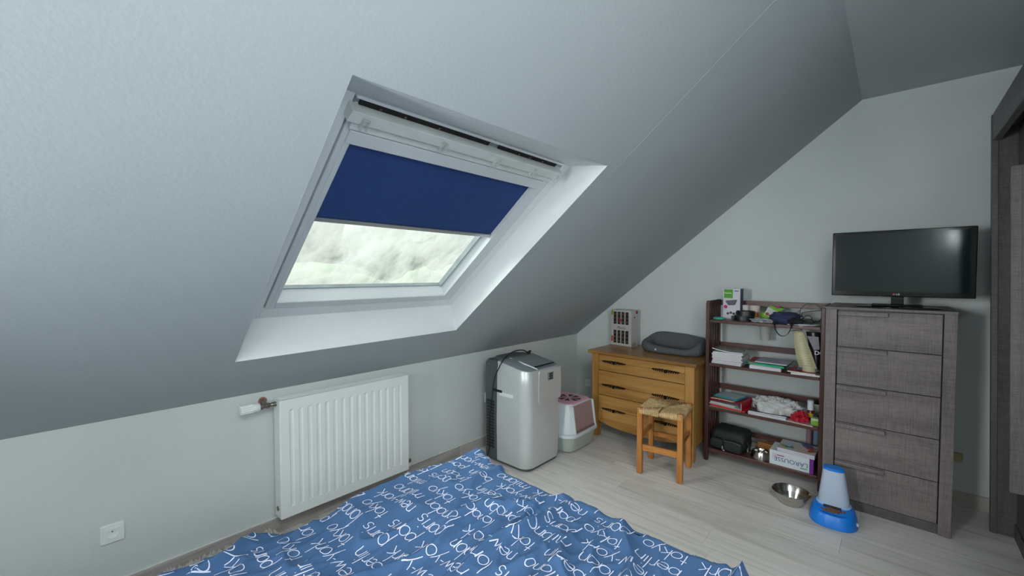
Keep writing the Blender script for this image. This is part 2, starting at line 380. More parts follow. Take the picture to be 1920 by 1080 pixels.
# ------------------------------------------------------------ skylight
w1 = bpy.data.objects.new('window_1', None); COL.objects.link(w1); w1['kind'] = 'structure'
w1['label'] = 'white pivot roof window in the sloping ceiling with dirty glass'
w1.location = SL(1.147, 1.03, .18)
pw = P(w1)
f = MB(SL)
f.box(.550, .616, .430, 1.628, .164, .26).box(1.677, 1.745, .430, 1.628, .164, .26).box(.616, 1.677, .430, .506, .164, .26).box(.616, 1.677, 1.617, 1.628, .150, .26)
f.box(.616, .622, .506, 1.614, .176, .26).box(1.671, 1.677, .506, 1.614, .176, .26)
pw('window_frame', f, M['whitepvc'], bevel=.003)
f = MB(SL)
f.box(.622, .662, .512, 1.60, .160, .25).box(1.606, 1.671, .512, 1.60, .160, .25).box(.662, 1.606, .512, .556, .160, .25).box(.662, 1.606, 1.50, 1.588, .168, .25)
sash = pw('sash', f, M['greypvc'], bevel=.004)
f = MB(SL)
f.add([(.662, .556, .170), (1.606, .556, .170), (1.585, .590, .232), (.685, .590, .232)], [(0, 1, 2, 3)])
f.add([(1.606, .556, .170), (1.606, 1.50, .170), (1.585, 1.48, .232), (1.585, .590, .232)], [(0, 1, 2, 3)])
f.add([(.662, 1.50, .170), (.662, .556, .170), (.685, .590, .232), (.685, 1.48, .232)], [(0, 1, 2, 3)])
f.add([(1.606, 1.50, .170), (.662, 1.50, .170), (.685, 1.48, .232), (1.585, 1.48, .232)], [(0, 1, 2, 3)])
pw('glazing_bead', f, M['whitepvc'], sub=sash)
f = MB(SL); f.box(1.574, 1.579, .585, 1.5, .205, .235); f.box(.690, 1.579, .585, .590, .215, .235)
pw('gasket', f, M['silver_top'], sub=sash)
pw('glass_pane', MB(SL).box(.67, 1.60, .57, 1.50, .234, .240), M['glass'], sub=sash)
f = MB(SL)   # ventilation flap: a bar that stands proud of the sash, with its lower lip
f.add([(.604, 1.548, .128), (1.668, 1.548, .128), (1.668, 1.592, .118), (.604, 1.592, .118), (.604, 1.548, .168), (1.668, 1.548, .168), (1.668, 1.597, .168), (.604, 1.597, .168)],
      [(0, 1, 2, 3), (4, 7, 6, 5), (0, 4, 5, 1), (1, 5, 6, 2), (2, 6, 7, 3), (3, 7, 4, 0)])
bar = pw('ventilation_flap', f, M['dirtywhite'], bevel=.002)
f = MB(SL); f.box(.630, 1.655, 1.512, 1.538, .146, .170); pw('flap_lip', f, M['dirtywhite'], sub=bar, bevel=.003)
for uu in (.655, .96, 1.24, 1.47, 1.64):
    f = MB(SL); f.box(uu-.011, uu-.007, 1.538, 1.574, .112, .126).box(uu+.007, uu+.011, 1.538, 1.574, .112, .126).box(uu-.011, uu+.011, 1.574, 1.578, .110, .126)
    pw('flap_clip', f, M['clear'], sub=bar)
f = MB(SL); f.box(.632, 1.18, 1.597, 1.6165, .156, .162).box(1.235, 1.625, 1.597, 1.6165, .156, .162); pw('vent_slot', f, M['slot'])
f = MB(SL); f.box(.617, 1.676, 1.588, 1.614, .163, .2); pw('top_rail', f, M['silver_top'])
f = MB(SL)
for uu in (.70, .79, .93, 1.36, 1.43, 1.52):
    f.box(uu, uu+.008, 1.600, 1.606, .154, .158)
pw('insect_mesh_clip', f, M['valvemetal'])['kind'] = 'stuff'
# roller blind on the sash
t = thing('roller_blind', 'navy blue roller blind half lowered over the roof window', 'blind', SL(1.13, 1.45, .17)); q = P(t)
q('cassette', MB(SL).box(.640, 1.622, 1.455, 1.508, .150, .182), M['greypvc'], bevel=.004)
q('fabric', MB(SL).box(.656, 1.600, 1.092, 1.457, .180, .1812), M['blind'])
q('bottom_bar', MB(SL).box(.656, 1.600, 1.072, 1.094, .170, .186), M['alu'], bevel=.003)
for a_, b_2 in ((.640, .657), (1.599, 1.622)):
    q('side_channel', MB(SL).box(a_, b_2, .556, 1.456, .156, .188), M['greypvc'], bevel=.002)

# ------------------------------------------------------------ outside: lawn and trees beyond the garden
struct('ground', MB().box(-70, 90, 3.2, 120, -3.6, -3.4), M['lawn'])
def tree(x, y, h, w, label, mt='leaf'):
    t = thing('garden_tree', label, 'tree', (x, y, -3.4), group='trees outside the roof window'); q = P(t, False)
    q('trunk', MB().tube([(0, 0, 0), (.1, 0, h*.3), (0, .1, h*.6)], [.28, .2, .1], 8), M['bark'])
    m = MB(); rr = random.Random(int(x*13+y)); nu, nv = 26, 18
    rings = []
    for i in range(nv+1):
        a = math.pi*i/nv; ring = []
        for j in range(nu):
            b = 2*math.pi*j/nu; d = Vector((math.sin(a)*math.cos(b), math.sin(a)*math.sin(b), -math.cos(a)))
            k = 1+.35*noise.noise(d*2.2+Vector((x, y, 0)))+.15*noise.noise(d*7)
            ring.append((d.x*w*k, d.y*w*k, h*.58+d.z*h*.42*k))
        rings.append(ring)
    m.loft(rings, False, False); q('crown', m, M[mt], smooth='all')
for a in ((4, 20, 4.9, 3.2, 'tall round tree blurred behind the roof window, left of centre'), (13, 32, 5.6, 5.0, 'broad tree blurred behind the roof window, centre'),
          (15.5, 20, 4.9, 3.2, 'tree blurred behind the roof window, right of centre'), (31, 34, 5.8, 5.0, 'tree at the right edge of the view out of the roof window')):
    tree(*a)
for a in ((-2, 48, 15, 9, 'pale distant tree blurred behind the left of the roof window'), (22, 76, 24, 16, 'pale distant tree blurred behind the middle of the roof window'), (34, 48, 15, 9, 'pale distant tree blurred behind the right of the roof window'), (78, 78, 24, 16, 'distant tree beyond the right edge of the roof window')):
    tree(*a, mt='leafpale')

# ------------------------------------------------------------ radiator
t = thing('radiator', 'white ribbed panel radiator on the low wall under the roof window', 'radiator', (1.113, 2.30, .115)); q = P(t)
x0, x1, yf, yb, z0, z1 = .738, 1.490, 2.252, 2.335, .115, .719
m = MB()   # front panel: flat rim, then pressed vertical channels
nch = 15; xs = [x0]; prof = []
ya_, yb_ = yf, yf+.008
cx0, cx1 = x0+.045, x1-.03; pitch = (cx1-cx0)/nch
pr_ = [(x0, yf+.004), (x0+.004, yf), (cx0, yf)]
for i in range(nch):
    a_ = cx0+i*pitch
    pr_ += [(a_+.006, yf+.007), (a_+.016, yf+.007), (a_+.022, yf), (a_+pitch, yf)]
pr_ += [(x1-.004, yf), (x1, yf+.004)]
zz = [(z0, 0), (z0+.004, 0), (z0+.045, 0), (z0+.052, 1), (z1-.060, 1), (z1-.053, 0), (z1-.004, 0), (z1, 0)]
rings = [[(x, (yf + (y-yf)*k if yf < y and x0+.01 < x < x1-.01 else y), z) for x, y in pr_] for z, k in zz]
m.loft(rings, False, False, closed=False)
q('front_panel', m, M['rad'])
q('rib_foot', MB().box(x0+.01, x1-.01, yf+.0072, yf+.012, z0+.01, z1-.01), M['rad'])
for i in range(nch-1):
    a_ = cx0+i*pitch
    q('rib_stop', MB().box(a_+.004, a_+.024, yf-.0015, yf+.004, z0+.043, z0+.052), M['rad'], bevel=.001)
q('side_cover', MB().box(x0, x0+.0015, yf+.004, yb, z0, z1-.002), M['rad'], bevel=.0005)
q('side_cover', MB().box(x1-.0015, x1, yf+.004, yb, z0, z1-.002), M['rad'], bevel=.0005)
q('back_panel', MB().box(x0+.003, x1-.003, yb-.012, yb, z0+.01, z1-.012), M['rad'])
m = MB(); m.box(x0, x1, yf+.001, yf+.008, z1-.003, z1).box(x0, x1, yb-.006, yb, z1-.003, z1).box(x0, x0+.01, yf+.008, yb-.006, z1-.003, z1).box(x1-.01, x1, yf+.008, yb-.006, z1-.003, z1)
for j in range(1, 4): m.box(x0+.01, x1-.01, yf+.008+j*.017, yf+.012+j*.017, z1-.003, z1)
gr = q('top_grille', m, M['rad'])
m = MB()
for i in range(60):
    a_ = x0+.014+i*.0121
    m.box(a_, a_+.0045, yf+.008, yb-.006, z1-.005, z1-.002)
q('grille_bar', m, M['rad'], sub=gr)['kind'] = 'stuff'
m = MB().lathe([(.004, -.002), (.011, -.002), (.012, 0), (.012, .004)], (x0-.003, 2.293, z0+.045), 16, 'x'); q('end_plug', m, M['valvemetal'])
t = thing('radiator_valve', 'white ribbed thermostatic valve at the left end of the radiator', 'valve', (.66, 2.30, .695)); q = P(t)
yv = 2.30; zv = .697
m = MB().lathe([(.012, .722), (.012, .738)], (0, yv, zv), 12, 'x').lathe([(.009, .690), (.013, .694), (.013, .706), (.009, .712), (.011, .723)], (0, yv, zv), 12, 'x').tube([(.695, yv, zv), (.695, A-.001, zv+.012)], .011, 10)
m.lathe([(.008, .660), (.015, .662), (.015, .676), (.010, .678), (.010, .692)], (0, yv, zv), 12, 'x')
q('valve_body', m, M['valvemetal'], smooth=True)
m = MB().lathe([(.020, A-.006), (.018, A-.001)], (.695, 0, zv+.012), 16, 'y'); q('pipe_rosette', m, M_col('#8a5f50'))
m = MB().lathe([(.021, .632), (.023, .634), (.023, .656), (.018, .664)], (0, yv, zv), 20, 'x'); q('index_ring', m, M['rad'], smooth=True)
rings = []
for xx, rr in ((.580, .019), (.583, .0215), (.632, .023)):
    rings.append([(xx, yv+(rr*(1 if j % 3 else .82))*math.cos(2*math.pi*j/36), zv+(rr*(1 if j % 3 else .82))*math.sin(2*math.pi*j/36)) for j in range(36)])
q('ribbed_knob', MB().loft(rings), M['rad'])
t = thing('return_valve', 'small brass-grey return valve at the lower right end of the radiator', 'valve', (1.52, 2.30, .14)); q = P(t)
q('valve_body', MB().tube([(1.486, 2.30, .145), (1.52, 2.30, .145)], .009, 10).tube([(1.52, 2.30, .145), (1.52, A-.001, .145)], .008, 10).lathe([(.013, 1.508), (.013, 1.530)], (0, 2.30, .145), 8, 'x'), M['valvemetal'])
q('cap', MB().lathe([(.012, .112), (.013, .116), (.013, .136)], (1.52, 2.30, 0), 12), M_col('#c9c7bb'))

# ------------------------------------------------------------ wall sockets
def socket(x, y, z, face, label, w=.076, h=.078):
    t = thing('wall_socket', label, 'socket', (x, y, z), 0 if face == 'y' else -math.pi/2); q = P(t, False)
    # local: plate in xz, front towards -y
    m = MB(); m.loft([[(a, -.009*(1 if s < 1 else 0), b) for a, _, b in [(p_[0], 0, p_[1]) for p_ in rrect(-w/2*s2, w/2*s2, -h/2*s2, h/2*s2, .006, 0, 3)]] for s, s2 in ((1, 1), (0, .93))], False, False)
    r0 = [(p_[0], 0, p_[1]) for p_ in rrect(-w/2, w/2, -h/2, h/2, .006, 0, 3)]
    r1 = [(p_[0], -.006, p_[1]) for p_ in rrect(-w/2, w/2, -h/2, h/2, .006, 0, 3)]
    r2_ = [(p_[0], -.009, p_[1]) for p_ in rrect(-w/2+.003, w/2-.003, -h/2+.003, h/2-.003, .005, 0, 3)]
    q('cover_plate', MB().loft([r0, r1, r2_]), M['whitepvc'])
    s_ = w*.29
    m = MB(); n_ = 32
    ring = [(s_*.84*math.cos(2*math.pi*j/n_), -.0125, s_*.84*math.sin(2*math.pi*j/n_)) for j in range(n_)]
    sq = []
    for j in range(n_):
        cx_, cz_ = math.cos(2*math.pi*j/n_), math.sin(2*math.pi*j/n_); k_ = s_/max(abs(cx_), abs(cz_)); sq.append((cx_*k_, -.0125, cz_*k_))
    m.loft([[(a, -.008, b) for a, _, b in sq], sq, ring, [(a, -.003, b) for a, _, b in ring]], False, True)
    ins = q('socket_insert', m, M['rad'])
    for dx in (-.0095, .0095):
        q('pin_hole', MB().lathe([(.0028, -.0034), (.0028, -.0028)], (dx*w/.076, 0, 0), 12, 'y'), M['blackplastic'], sub=ins)
    q('earth_pin', MB().lathe([(.0024, -.012), (.0028, -.003)], (0, 0, .0095), 12, 'y'), M['valvemetal'], sub=ins)
    return t
socket(.132, A-.0005, .283, 'y', 'white wall socket left of the radiator near the bed')
socket(B-.0005, 2.225, .275, 'x', 'small white wall socket in the corner beside the pink-topped litter box', .07, .07)

socket(2.30, A-.0005, .385, 'y', 'white wall socket half hidden behind the silver air conditioner')
# ------------------------------------------------------------ portable air conditioner
t = thing('portable_air_conditioner', 'silver portable air conditioner standing between radiator and litter box', 'air conditioner', (2.31, 1.99, 0)); q = P(t)
ax0, ax1, ay0, ay1 = 2.112, 2.515, 1.800, 2.08
rings = []
for z, i_ in ((.022, .004), (.03, 0), (.30, -.004), (.60, .001), (.672, .003), (.685, .008)):
    rr = rrect(ax0+i_, ax1-i_*.6, ay0+i_, ay1, .075, z, 8)
    # square off the two back corners
    out_ = []
    for (x, y, zq) in rr:
        if y > ay1-.075:
            x = ax0+i_ if x < (ax0+ax1)/2 else ax1-i_*.6
            y = ay1 if True else y
        out_.append((x, y, zq))
    # right front corner tighter
    rings.append(out_)
def slope_top(r, k): return [(x, y, .685+(y-ay0)*.18*k) for x, y, z in r]
rings.append(slope_top(rings[-1], 0)); rings[-2] = [(x, y, .678+(y-ay0)*.16) for x, y, z in rings[-2]]; rings[-1] = [(x, y, .688+(y-ay0)*.17) for x, y, z in rings[-1]]
body = q('front_body', MB().loft(rings), M['silver'], smooth=True)
r0 = rings[-1]; cxm, cym = (ax0+ax1)/2, (ay0+ay1)/2
tp = [[(cxm+(x-cxm)*k, cym+(y-cym)*k, z+dz) for x, y, z in r0] for k, dz in ((.985, .0005), (.96, .005), (.5, .009))]
q('top_cover', MB().loft(tp), M['silver_top'], smooth=True)
zt_ = lambda y: .697+(y-ay0)*.17
def on_top(m, x0, x1, y0, y1, h, mi=0):
    v = [(x, y, zt_(y)+hh) for hh in (-.002, h) for y in (y0, y1) for x in (x0, x1)]
    return m.add(v, [(0, 2, 3, 1), (4, 5, 7, 6), (0, 1, 5, 4), (2, 6, 7, 3), (0, 4, 6, 2), (1, 3, 7, 5)], mi)
q('outlet_flap', on_top(MB(), 2.245, 2.475, 1.855, 2.03, .0035), M['silver_top'], bevel=.001)
q('outlet_slot', on_top(MB(), 2.25, 2.47, 1.843, 1.851, .0032), M['blackplastic'])
q('outlet_slot', on_top(MB(), 2.25, 2.47, 2.034, 2.038, .0032), M['blackplastic'])
q('chrome_ridge', on_top(MB(), 2.226, 2.231, 1.802, 2.06, .0065), M['whitepvc'], bevel=.001)
# back body, dark grey with a step and vent slats
m = MB(); rr = []
for z in (.022, .60, .71, .735):
    k_ = .01 if z > .72 else 0
    rr.append([(ax0+.004+k_, ay1-.004, z), (ax0+.004+k_, 2.20-k_*2, z), (ax0+.03+k_, 2.225-k_*2, z), (ax1-.04, 2.225-k_*2, z), (ax1-.006, 2.20-k_*2, z), (ax1-.006, ay1-.004, z)])
q('back_body', m.loft(rr), M['darkgrey'], bevel=.004)
m = MB(); m.loft([[(ax0+.012, ay1-.02, .70), (ax0+.012, 2.19, .70), (ax0+.06, 2.21, .70), (ax1-.05, 2.21, .70), (ax1-.01, 2.16, .70), (ax1-.01, ay1-.02, .70)], [(ax0+.06, ay1-.01, .752), (ax0+.07, 2.16, .752), (ax0+.1, 2.18, .752), (ax1-.12, 2.18, .752), (ax1-.1, 2.15, .752), (ax1-.1, ay1-.01, .752)]])
q('back_top', m, M['darkgrey'], bevel=.006)
m = MB()
for j in range(16): m.box(ax0-.0005, ax0+.006, 2.115, 2.185, .10+j*.022, .112+j*.022)
q('vent_slat', m, M['blackplastic'], label='black vent slats')['kind'] = 'stuff'
q('handle_recess', MB().box(ax0-.0015, ax0+.002, 1.925, 2.055, .495, .522), M['whitepvc'], bevel=.003)
q('back_clip', MB().box(ax0-.004, ax0+.01, 2.03, 2.12, .515, .533), M['blackplastic'], bevel=.003)
# control panel
m = MB(); rp = [(x, ay0-.0005, z) for x, z, _ in rrect(2.236, 2.497, .452, .684, .02, 0, 5)]; rp2 = [(x, ay0-.0035, z) for x, z, _ in rrect(2.238, 2.495, .454, .682, .02, 0, 5)]
m.loft([rp, rp2]); pn = q('control_panel', m, M['silver'])
q('display', MB().box(2.333, 2.403, ay0-.0055, ay0-.003, .603, .658), M['silver_top'], sub=pn, bevel=.001)
m = MB()
for a_ in range(2):
    for b_2 in range(3): m.box(2.353+a_*.02, 2.368+a_*.02, ay0-.0065, ay0-.005, .608+b_2*.016, .620+b_2*.016)
q('button', m, M['blackplastic'], sub=pn)
q('foot_skirt', MB().loft([rrect(ax0+.014, ax1-.01, ay0+.014, 2.21, .06, z, 5) for z in (.004, .024)]), M['darkgrey'])
for xx in (2.17, 2.45):
    for yy in (1.86, 2.16):
        q('caster', MB().lathe([(.012, 0), (.014, .004), (.012, .008)], (xx, yy, 0), 12), M['blackplastic'])
t = thing('power_cable', 'black power cable looping over the silver air conditioner down to the floor', 'cable', (2.1, 2.1, 0)); q = P(t)
def spline(pts, n=10):
    P_ = [Vector(p) for p in pts]; out = []
    for i in range(len(P_)-1):
        a, b, c, d = P_[max(i-1, 0)], P_[i], P_[i+1], P_[min(i+2, len(P_)-1)]
        for k in range(n):
            s = k/n; out.append(.5*((2*b)+(-a+c)*s+(2*a-5*b+4*c-d)*s*s+(-a+3*b-3*c+d)*s**3))
    out.append(P_[-1]); return out
q('cord', MB().tube(spline([(2.125, 2.20, .006), (2.10, 2.17, .03), (2.085, 2.13, .12), (2.082, 2.13, .26), (2.085, 2.11, .42), (2.088, 2.085, .60), (2.093, 2.04, .70), (2.14, 2.03, .760), (2.25, 2.04, .792), (2.36, 2.05, .785), (2.405, 2.05, .762)]), .0045, 8), M['blackcable'], smooth=True)
q('plug', MB().obox((2.425, 2.05, .758), (.035, .022, .02), .3).obox((2.448, 2.055, .766), (.02, .016, .012), .3), M['blackplastic'], bevel=.003)

# ------------------------------------------------------------ litter box
t = thing('cat_litter_box', 'hooded cat litter box with pink top grid and see-through flap', 'litter box', (2.80, 1.99, 0)); q = P(t)
lx0, lx1, ly0, ly1 = 2.535, 2.955, 1.735, 2.21
q('litter_tray', MB().loft([rrect(lx0+.05, lx1-.04, ly0+.05, ly1-.03, .07, .0, 6), rrect(lx0+.03, lx1-.02, ly0+.03, ly1-.02, .08, .012, 6), rrect(lx0+.006, lx1-.004, ly0+.008, ly1, .09, .125, 6)], True, True), M['littergrey'], smooth=True)
q('rim', MB().loft([rrect(lx0, lx1+.004, ly0, ly1+.004, .09, .122, 6), rrect(lx0-.004, lx1+.008, ly0-.004, ly1+.008, .09, .128, 6), rrect(lx0-.002, lx1+.006, ly0-.002, ly1+.006, .09, .147, 6), rrect(lx0+.01, lx1-.008, ly0+.012, ly1-.006, .08, .152, 6)]), M['litterwhite'], smooth=True)
hood = q('hood', MB().loft([rrect(lx0+.014, lx1-.012, ly0+.016, ly1-.012, .07, .15, 6), rrect(lx0+.05, lx1-.048, ly0+.045, ly1-.035, .05, .345, 6), rrect(lx0+.062, lx1-.06, ly0+.052, ly1-.05, .045, .362, 6)]), M['litterwhite'], smooth=True)
q('top_grid', MB().loft([rrect(lx0+.066, lx1-.064, ly0+.05, ly1-.06, .035, .361, 5), rrect(lx0+.068, lx1-.066, ly0+.052, ly1-.062, .035, .368, 5)]), M['pink'], bevel=.001)
m = MB(); cx_, cy_ = (lx0+lx1)/2+.01, ly0+.17
for a0 in (20, 70, 110, 160, 200, 250, 290, 340):
    a, b = R(a0-14), R(a0+14)
    m.add([(cx_+.018*math.cos(R(a0)), cy_+.018*math.sin(R(a0)), .3695), (cx_+.085*math.cos(a), cy_+.10*math.sin(a), .3695), (cx_+.085*math.cos(b), cy_+.10*math.sin(b), .3695)], [(0, 1, 2)])
m.add([(lx0+.10, ly1-.16, .3695), (lx1-.12, ly1-.16, .3695), (lx1-.14, ly1-.13, .3695), (lx0+.12, ly1-.13, .3695)], [(0, 1, 2, 3)])
q('grid_hole', m, M['hole'])
def fy(z): return ly0+.016+(z-.15)/(.195)*.029
fl = MB(); v = []
for z, a_, b_2 in ((.160, lx0+.085, lx1-.075), (.352, lx0+.082, lx1-.075)):
    v += [(a_, fy(z)-.006, z), (b_2, fy(z)-.006, z), (b_2, fy(z)-.002, z), (a_, fy(z)-.002, z)]
fl.loft([v[:4], v[4:]]); fp = q('flap', fl, M['pinkdoor'])
q('flap_seal', MB().box(lx0+.09, lx1-.08, ly0+.004, ly0+.014, .156, .168), M_col('#7a5c5b'), sub=fp)
for a_ in (lx0+.068, lx1-.073):
    f = MB(); f.loft([[(a_, ly0+.0, .152), (a_+.014, ly0+.0, .152), (a_+.014, ly0+.03, .152), (a_, ly0+.03, .152)], [(a_, ly0+.028, .355), (a_+.014, ly0+.028, .355), (a_+.014, ly0+.06, .355), (a_, ly0+.06, .355)]])
    q('door_post', f, M['litterwhite'], bevel=.003)

# ------------------------------------------------------------ oak dresser
t = thing('chest_of_drawers', 'golden oak chest of drawers with three drawers and dark ornate pulls', 'dresser', (3.28, 1.45, 0)); q = P(t)
dx0, dx1, dy0, dy1 = 3.045, 3.535, 1.033, 1.870
q('top', MB().box(3.020, 3.545, 1.012, 1.898, .697, .722), M['oaktop'], bevel=.004)
for a_, b_2 in ((dy0, dy0+.067), (dy1-.060, dy1)):
    q('front_post', MB().box(dx0, dx0+.055, a_, b_2, 0, .697), M['oakv'], bevel=.003)
q('side_panel', MB().box(dx0+.055, dx1-.055, dy0+.008, dy0+.024, .10, .697), M['oakv'])
q('side_panel', MB().box(dx0+.055, dx1-.055, dy1-.024, dy1-.008, .10, .697), M['oakv'])
for a_, b_2 in ((dy0, dy0+.06), (dy1-.06, dy1)):
    q('back_post', MB().box(dx1-.055, dx1, a_, b_2, 0, .697), M['oakv'], bevel=.003)
q('back_panel', MB().box(dx1-.02, dx1-.008, dy0+.06, dy1-.06, .10, .697), M['oakv'])
q('carcass_board', MB().box(dx0+.03, dx0+.04, dy0+.067, dy1-.06, .14, .697), M['oakdark'])
zs = [(.562, .691), (.358, .558), (.158, .354)]
yl, yr = dy1-.062, dy0+.069
for i, (za, zb) in enumerate(zs):
    zg = (.637, .441, .242)[i]
    m = MB(); m.box(dx0+.004, dx0+.026, yr, yl, za, zg-.0015).box(dx0+.004, dx0+.026, yr, yl, zg+.0015, zb-.002).box(dx0+.012, dx0+.024, yr, yl, zg-.002, zg+.002)
    dr = q('drawer', m, M['oak'], bevel=.0015)
    for yc_ in (1.669, 1.242):
        h = MB(); rr = random.Random(5)
        h.lathe([(.0, -.014), (.010, -.012), (.015, -.005), (.013, 0)], (dx0+.004, yc_, zg-.003), 14, 'x')
        for s_ in (-1, 1):
            for k_ in range(5):
                yy = yc_+s_*(.021+k_*.0165); hh = .013-.0013*k_
                h.tube(spline([(dx0+.002, yy-s_*.010, zg-.006), (dx0-.005, yy-s_*.003, zg+hh), (dx0-.005, yy+s_*.006, zg+.001), (dx0-.002, yy+s_*.001, zg-hh*.9), (dx0+.002, yy+s_*.010, zg+.003)], 4), .0030, 5)
                h.lathe([(0, -.006), (.004, -.003), (.004, 0)], (dx0+.002, yy+s_*.004, zg-.002), 7, 'x')
            h.obox((dx0+.002, yc_+s_*.097, zg+.001), (.006, .016, .008), 0, R(20*s_))
        q('ornate_pull', h, M['iron'], sub=dr)
m = MB(); nn_ = 16; tp_, bt_ = [], []
for k_ in range(nn_+1):
    s_ = k_/nn_; y = yl+.002+(yr-yl-.004)*s_; tp_.append(y); bt_.append(.092+.04*(abs(2*s_-1)**3)-.0)
m.loft([[(dx0+.008, y, .156) for y in tp_]+[(dx0+.008, y, z) for y, z in zip(tp_[::-1], bt_[::-1])], [(dx0+.026, y, .156) for y in tp_]+[(dx0+.026, y, z) for y, z in zip(tp_[::-1], bt_[::-1])]])
q('apron', m, M['oak'])

# box of chocolates with windows, standing on the dresser
def carton(name, label, cat, c, sx_, sy_, sz_, rz, base_mat, group=None):
    t = thing(name, label, cat, (c[0], c[1], c[2]), rz, group); return t, P(t, False)
t, q = carton('gift_box', 'white carton with rows of dark windows standing on the oak dresser', 'box', (3.44, 1.782, .722), 0, 0, 0, 0, None)
t.rotation_euler = (0, 0, R(-6))
hw, hd, hh = .103, .05, .318
q('carton', MB().box(-hd, hd, -hw, hw, 0, hh), M_col('#b9b7b4', .5), bevel=.001)
m = MB(); rr = random.Random(3)
for cidx in range(4):
    y0_ = .078-cidx*.041
    for z0_, z1_ in ((.020, .135), (.190, .300)):
        m.box(-hd-.0008, -hd+.001, y0_-.030, y0_, z0_, z1_)
q('window_cutout', m, M_col('#23201f', .3), label='dark window openings')
m = MB()
for cidx in range(4):
    for z_ in (.04, .075, .11, .21, .245, .28):
        m.lathe([(.0, -.004), (.009, -.003), (.011, 0)], (-hd, .063-cidx*.041, z_), 10, 'x')
q('sweet', m, M_col('#5b4a40', .4))['kind'] = 'stuff'
q('lettering', text_mb('Mama', .036, (-hd, .044, .148), YR, ZU, shear=.3), M_col('#222222'))
m = MB().box(-hd-.0012, -hd+.001, .0, .028, .212, .238); q('red_label', m, M_col('#8d1f26'), label='red label')
m = MB().box(-hd-.001, -hd+.001, .083, .1035, .27, .31).box(-hd, -hd+.02, .1025, .1040, .27, .31); q('corner_flash', m, M_col('#7f9a2c'), label='green corner print')
m = MB().box(-hd-.001, -hd+.001, .083, .1035, .03, .08); q('corner_flash', m, M_col('#b0522a'), label='orange corner print')
m = MB().box(hd-.03, hd+.0005, -hw-.0008, -hw+.001, .285, .312); q('corner_flash', m, M_col('#96213a'), label='dark red corner print')
q('drawn_smile', MB().tube([(-.01, -hw-.0005, .25), (0, -hw-.0005, .262), (.01, -hw-.0005, .25)], .003, 5), M_col('#33332f'))
m = MB()
for k_ in range(5): m.add([(-.04+k_*.014, -hw-.0008, 0.005), (-.030+k_*.014, -hw-.0008, .005), (-.034+k_*.014, -hw-.0008, .04+.02*(k_ % 2))], [(0, 1, 2)])
q('grass_print', m, M_col('#4f6650'), label='green grass print')['kind'] = 'stuff'

# grey cat bed
t = thing('cat_bed', 'charcoal felt cat bed with raised rim on the oak dresser', 'pet bed', (3.385, 1.315, .722)); q = P(t, False)
m = MB(); rings = []; n1, n2 = 64, 14
for i in range(n1):
    a = 2*math.pi*i/n1; ca, sa = math.cos(a), math.sin(a)
    e = .62; px = math.copysign(abs(ca)**e, ca); py = math.copysign(abs(sa)**e, sa)
    lx_, ly_ = .120*px, .220*py
    nrm = Vector((ca/.112, sa/.212, 0)).normalized()
    hgt = .050 + .023*ca + .004*math.sin(3*a) + .010*max(0, abs(py)-.6)
    wd = .033+.003*math.sin(5*a)
    ring = []
    for j in range(n2):
        b = 2*math.pi*j/n2; k_ = 1+.05*noise.noise(Vector((math.cos(a)*3, math.sin(a)*3, math.cos(b)*2)))
        ring.append((lx_+nrm.x*wd*math.cos(b)*k_, ly_+nrm.y*wd*math.cos(b)*k_, max(0.001, hgt+hgt*math.sin(b)*k_)))
    rings.append(ring)
rings.append(rings[0]); m.loft(rings, False, False); q('bolster', m, M['felt'], smooth='all')
q('cushion', MB().loft([rrect(-.10, .10, -.20, .20, .05, .001, 5), rrect(-.10, .10, -.20, .20, .05, .012, 5), rrect(-.07, .07, -.17, .17, .04, .018, 5)]), M['felt'], smooth=True)
q('fabric_tag', MB().box(-.154, -.1525, .08, .092, .026, .040), M_col('#c6c6c2'))

# ------------------------------------------------------------ rush stool
t = thing('rush_stool', 'small honey wood stool with woven rush seat in front of the dresser', 'stool', (2.818, 1.147, 0), R(8.4)); q = P(t, False)
lx, ly, lw = .137, .130, .017
for sx_ in (-1, 1):
    for sy_ in (-1, 1):
        h_ = .452 if sx_ < 0 else .452
        m = MB().loft([[(sx_*lx+a*lw*k, sy_*ly+b*lw*k, z) for a, b in ((-1, -1), (1, -1), (1, 1), (-1, 1))] for z, k in ((0, .85), (.012, 1), (.446, 1), (h_, .9))])
        q('leg', m, M['stool'], bevel=.002)
q('stretcher', MB().box(-lx-.009, -lx+.009, -ly+lw, ly-lw, .163, .203), M['stoolh'], bevel=.002)
q('stretcher', MB().box(lx-.009, lx+.009, -ly+lw, ly-lw, .175, .206), M['stoolh'], bevel=.002)
for s_ in (-1, 1): q('side_stretcher', MB().box(-lx+lw, lx-lw, s_*ly-.008, s_*ly+.008, .232, .266), M['stool'], bevel=.002)
m = MB(); wx, wy, zt, zb2 = lx+.014, ly+.014, .446, .408
for sx_ in (-1, 1):
    for sy_ in (-1, 1):
        for i in range(11):
            a = .016+i*.0122; bx = wx-a*wx/.15; by = wy-a*wy/.15
            if sx_ < 0 or True:
                px, py = sx_*bx, sy_*by; jit = rnd.uniform(-.0012, .0012); zz_ = zt-.010*(i/11)
                pts = [(sx_*(wx-.004), py, zb2+.004), (sx_*wx, py, zb2+.012), (sx_*wx, py, zt-.008), (sx_*(wx-.007), py, zt+jit), (px, py, zz_+jit), (px, sy_*(wy-.007), zt+jit), (px, sy_*wy, zt-.008), (px, sy_*wy, zb2+.012), (px, sy_*(wy-.004), zb2+.004)]
                m.tube(pts, .0066, 5)
q('woven_seat', m, M['rush'], smooth='all')
q('seat_core', MB().box(-wx+.006, wx-.006, -wy+.006, wy-.006, zb2+.004, zt-.008), M['rush'])

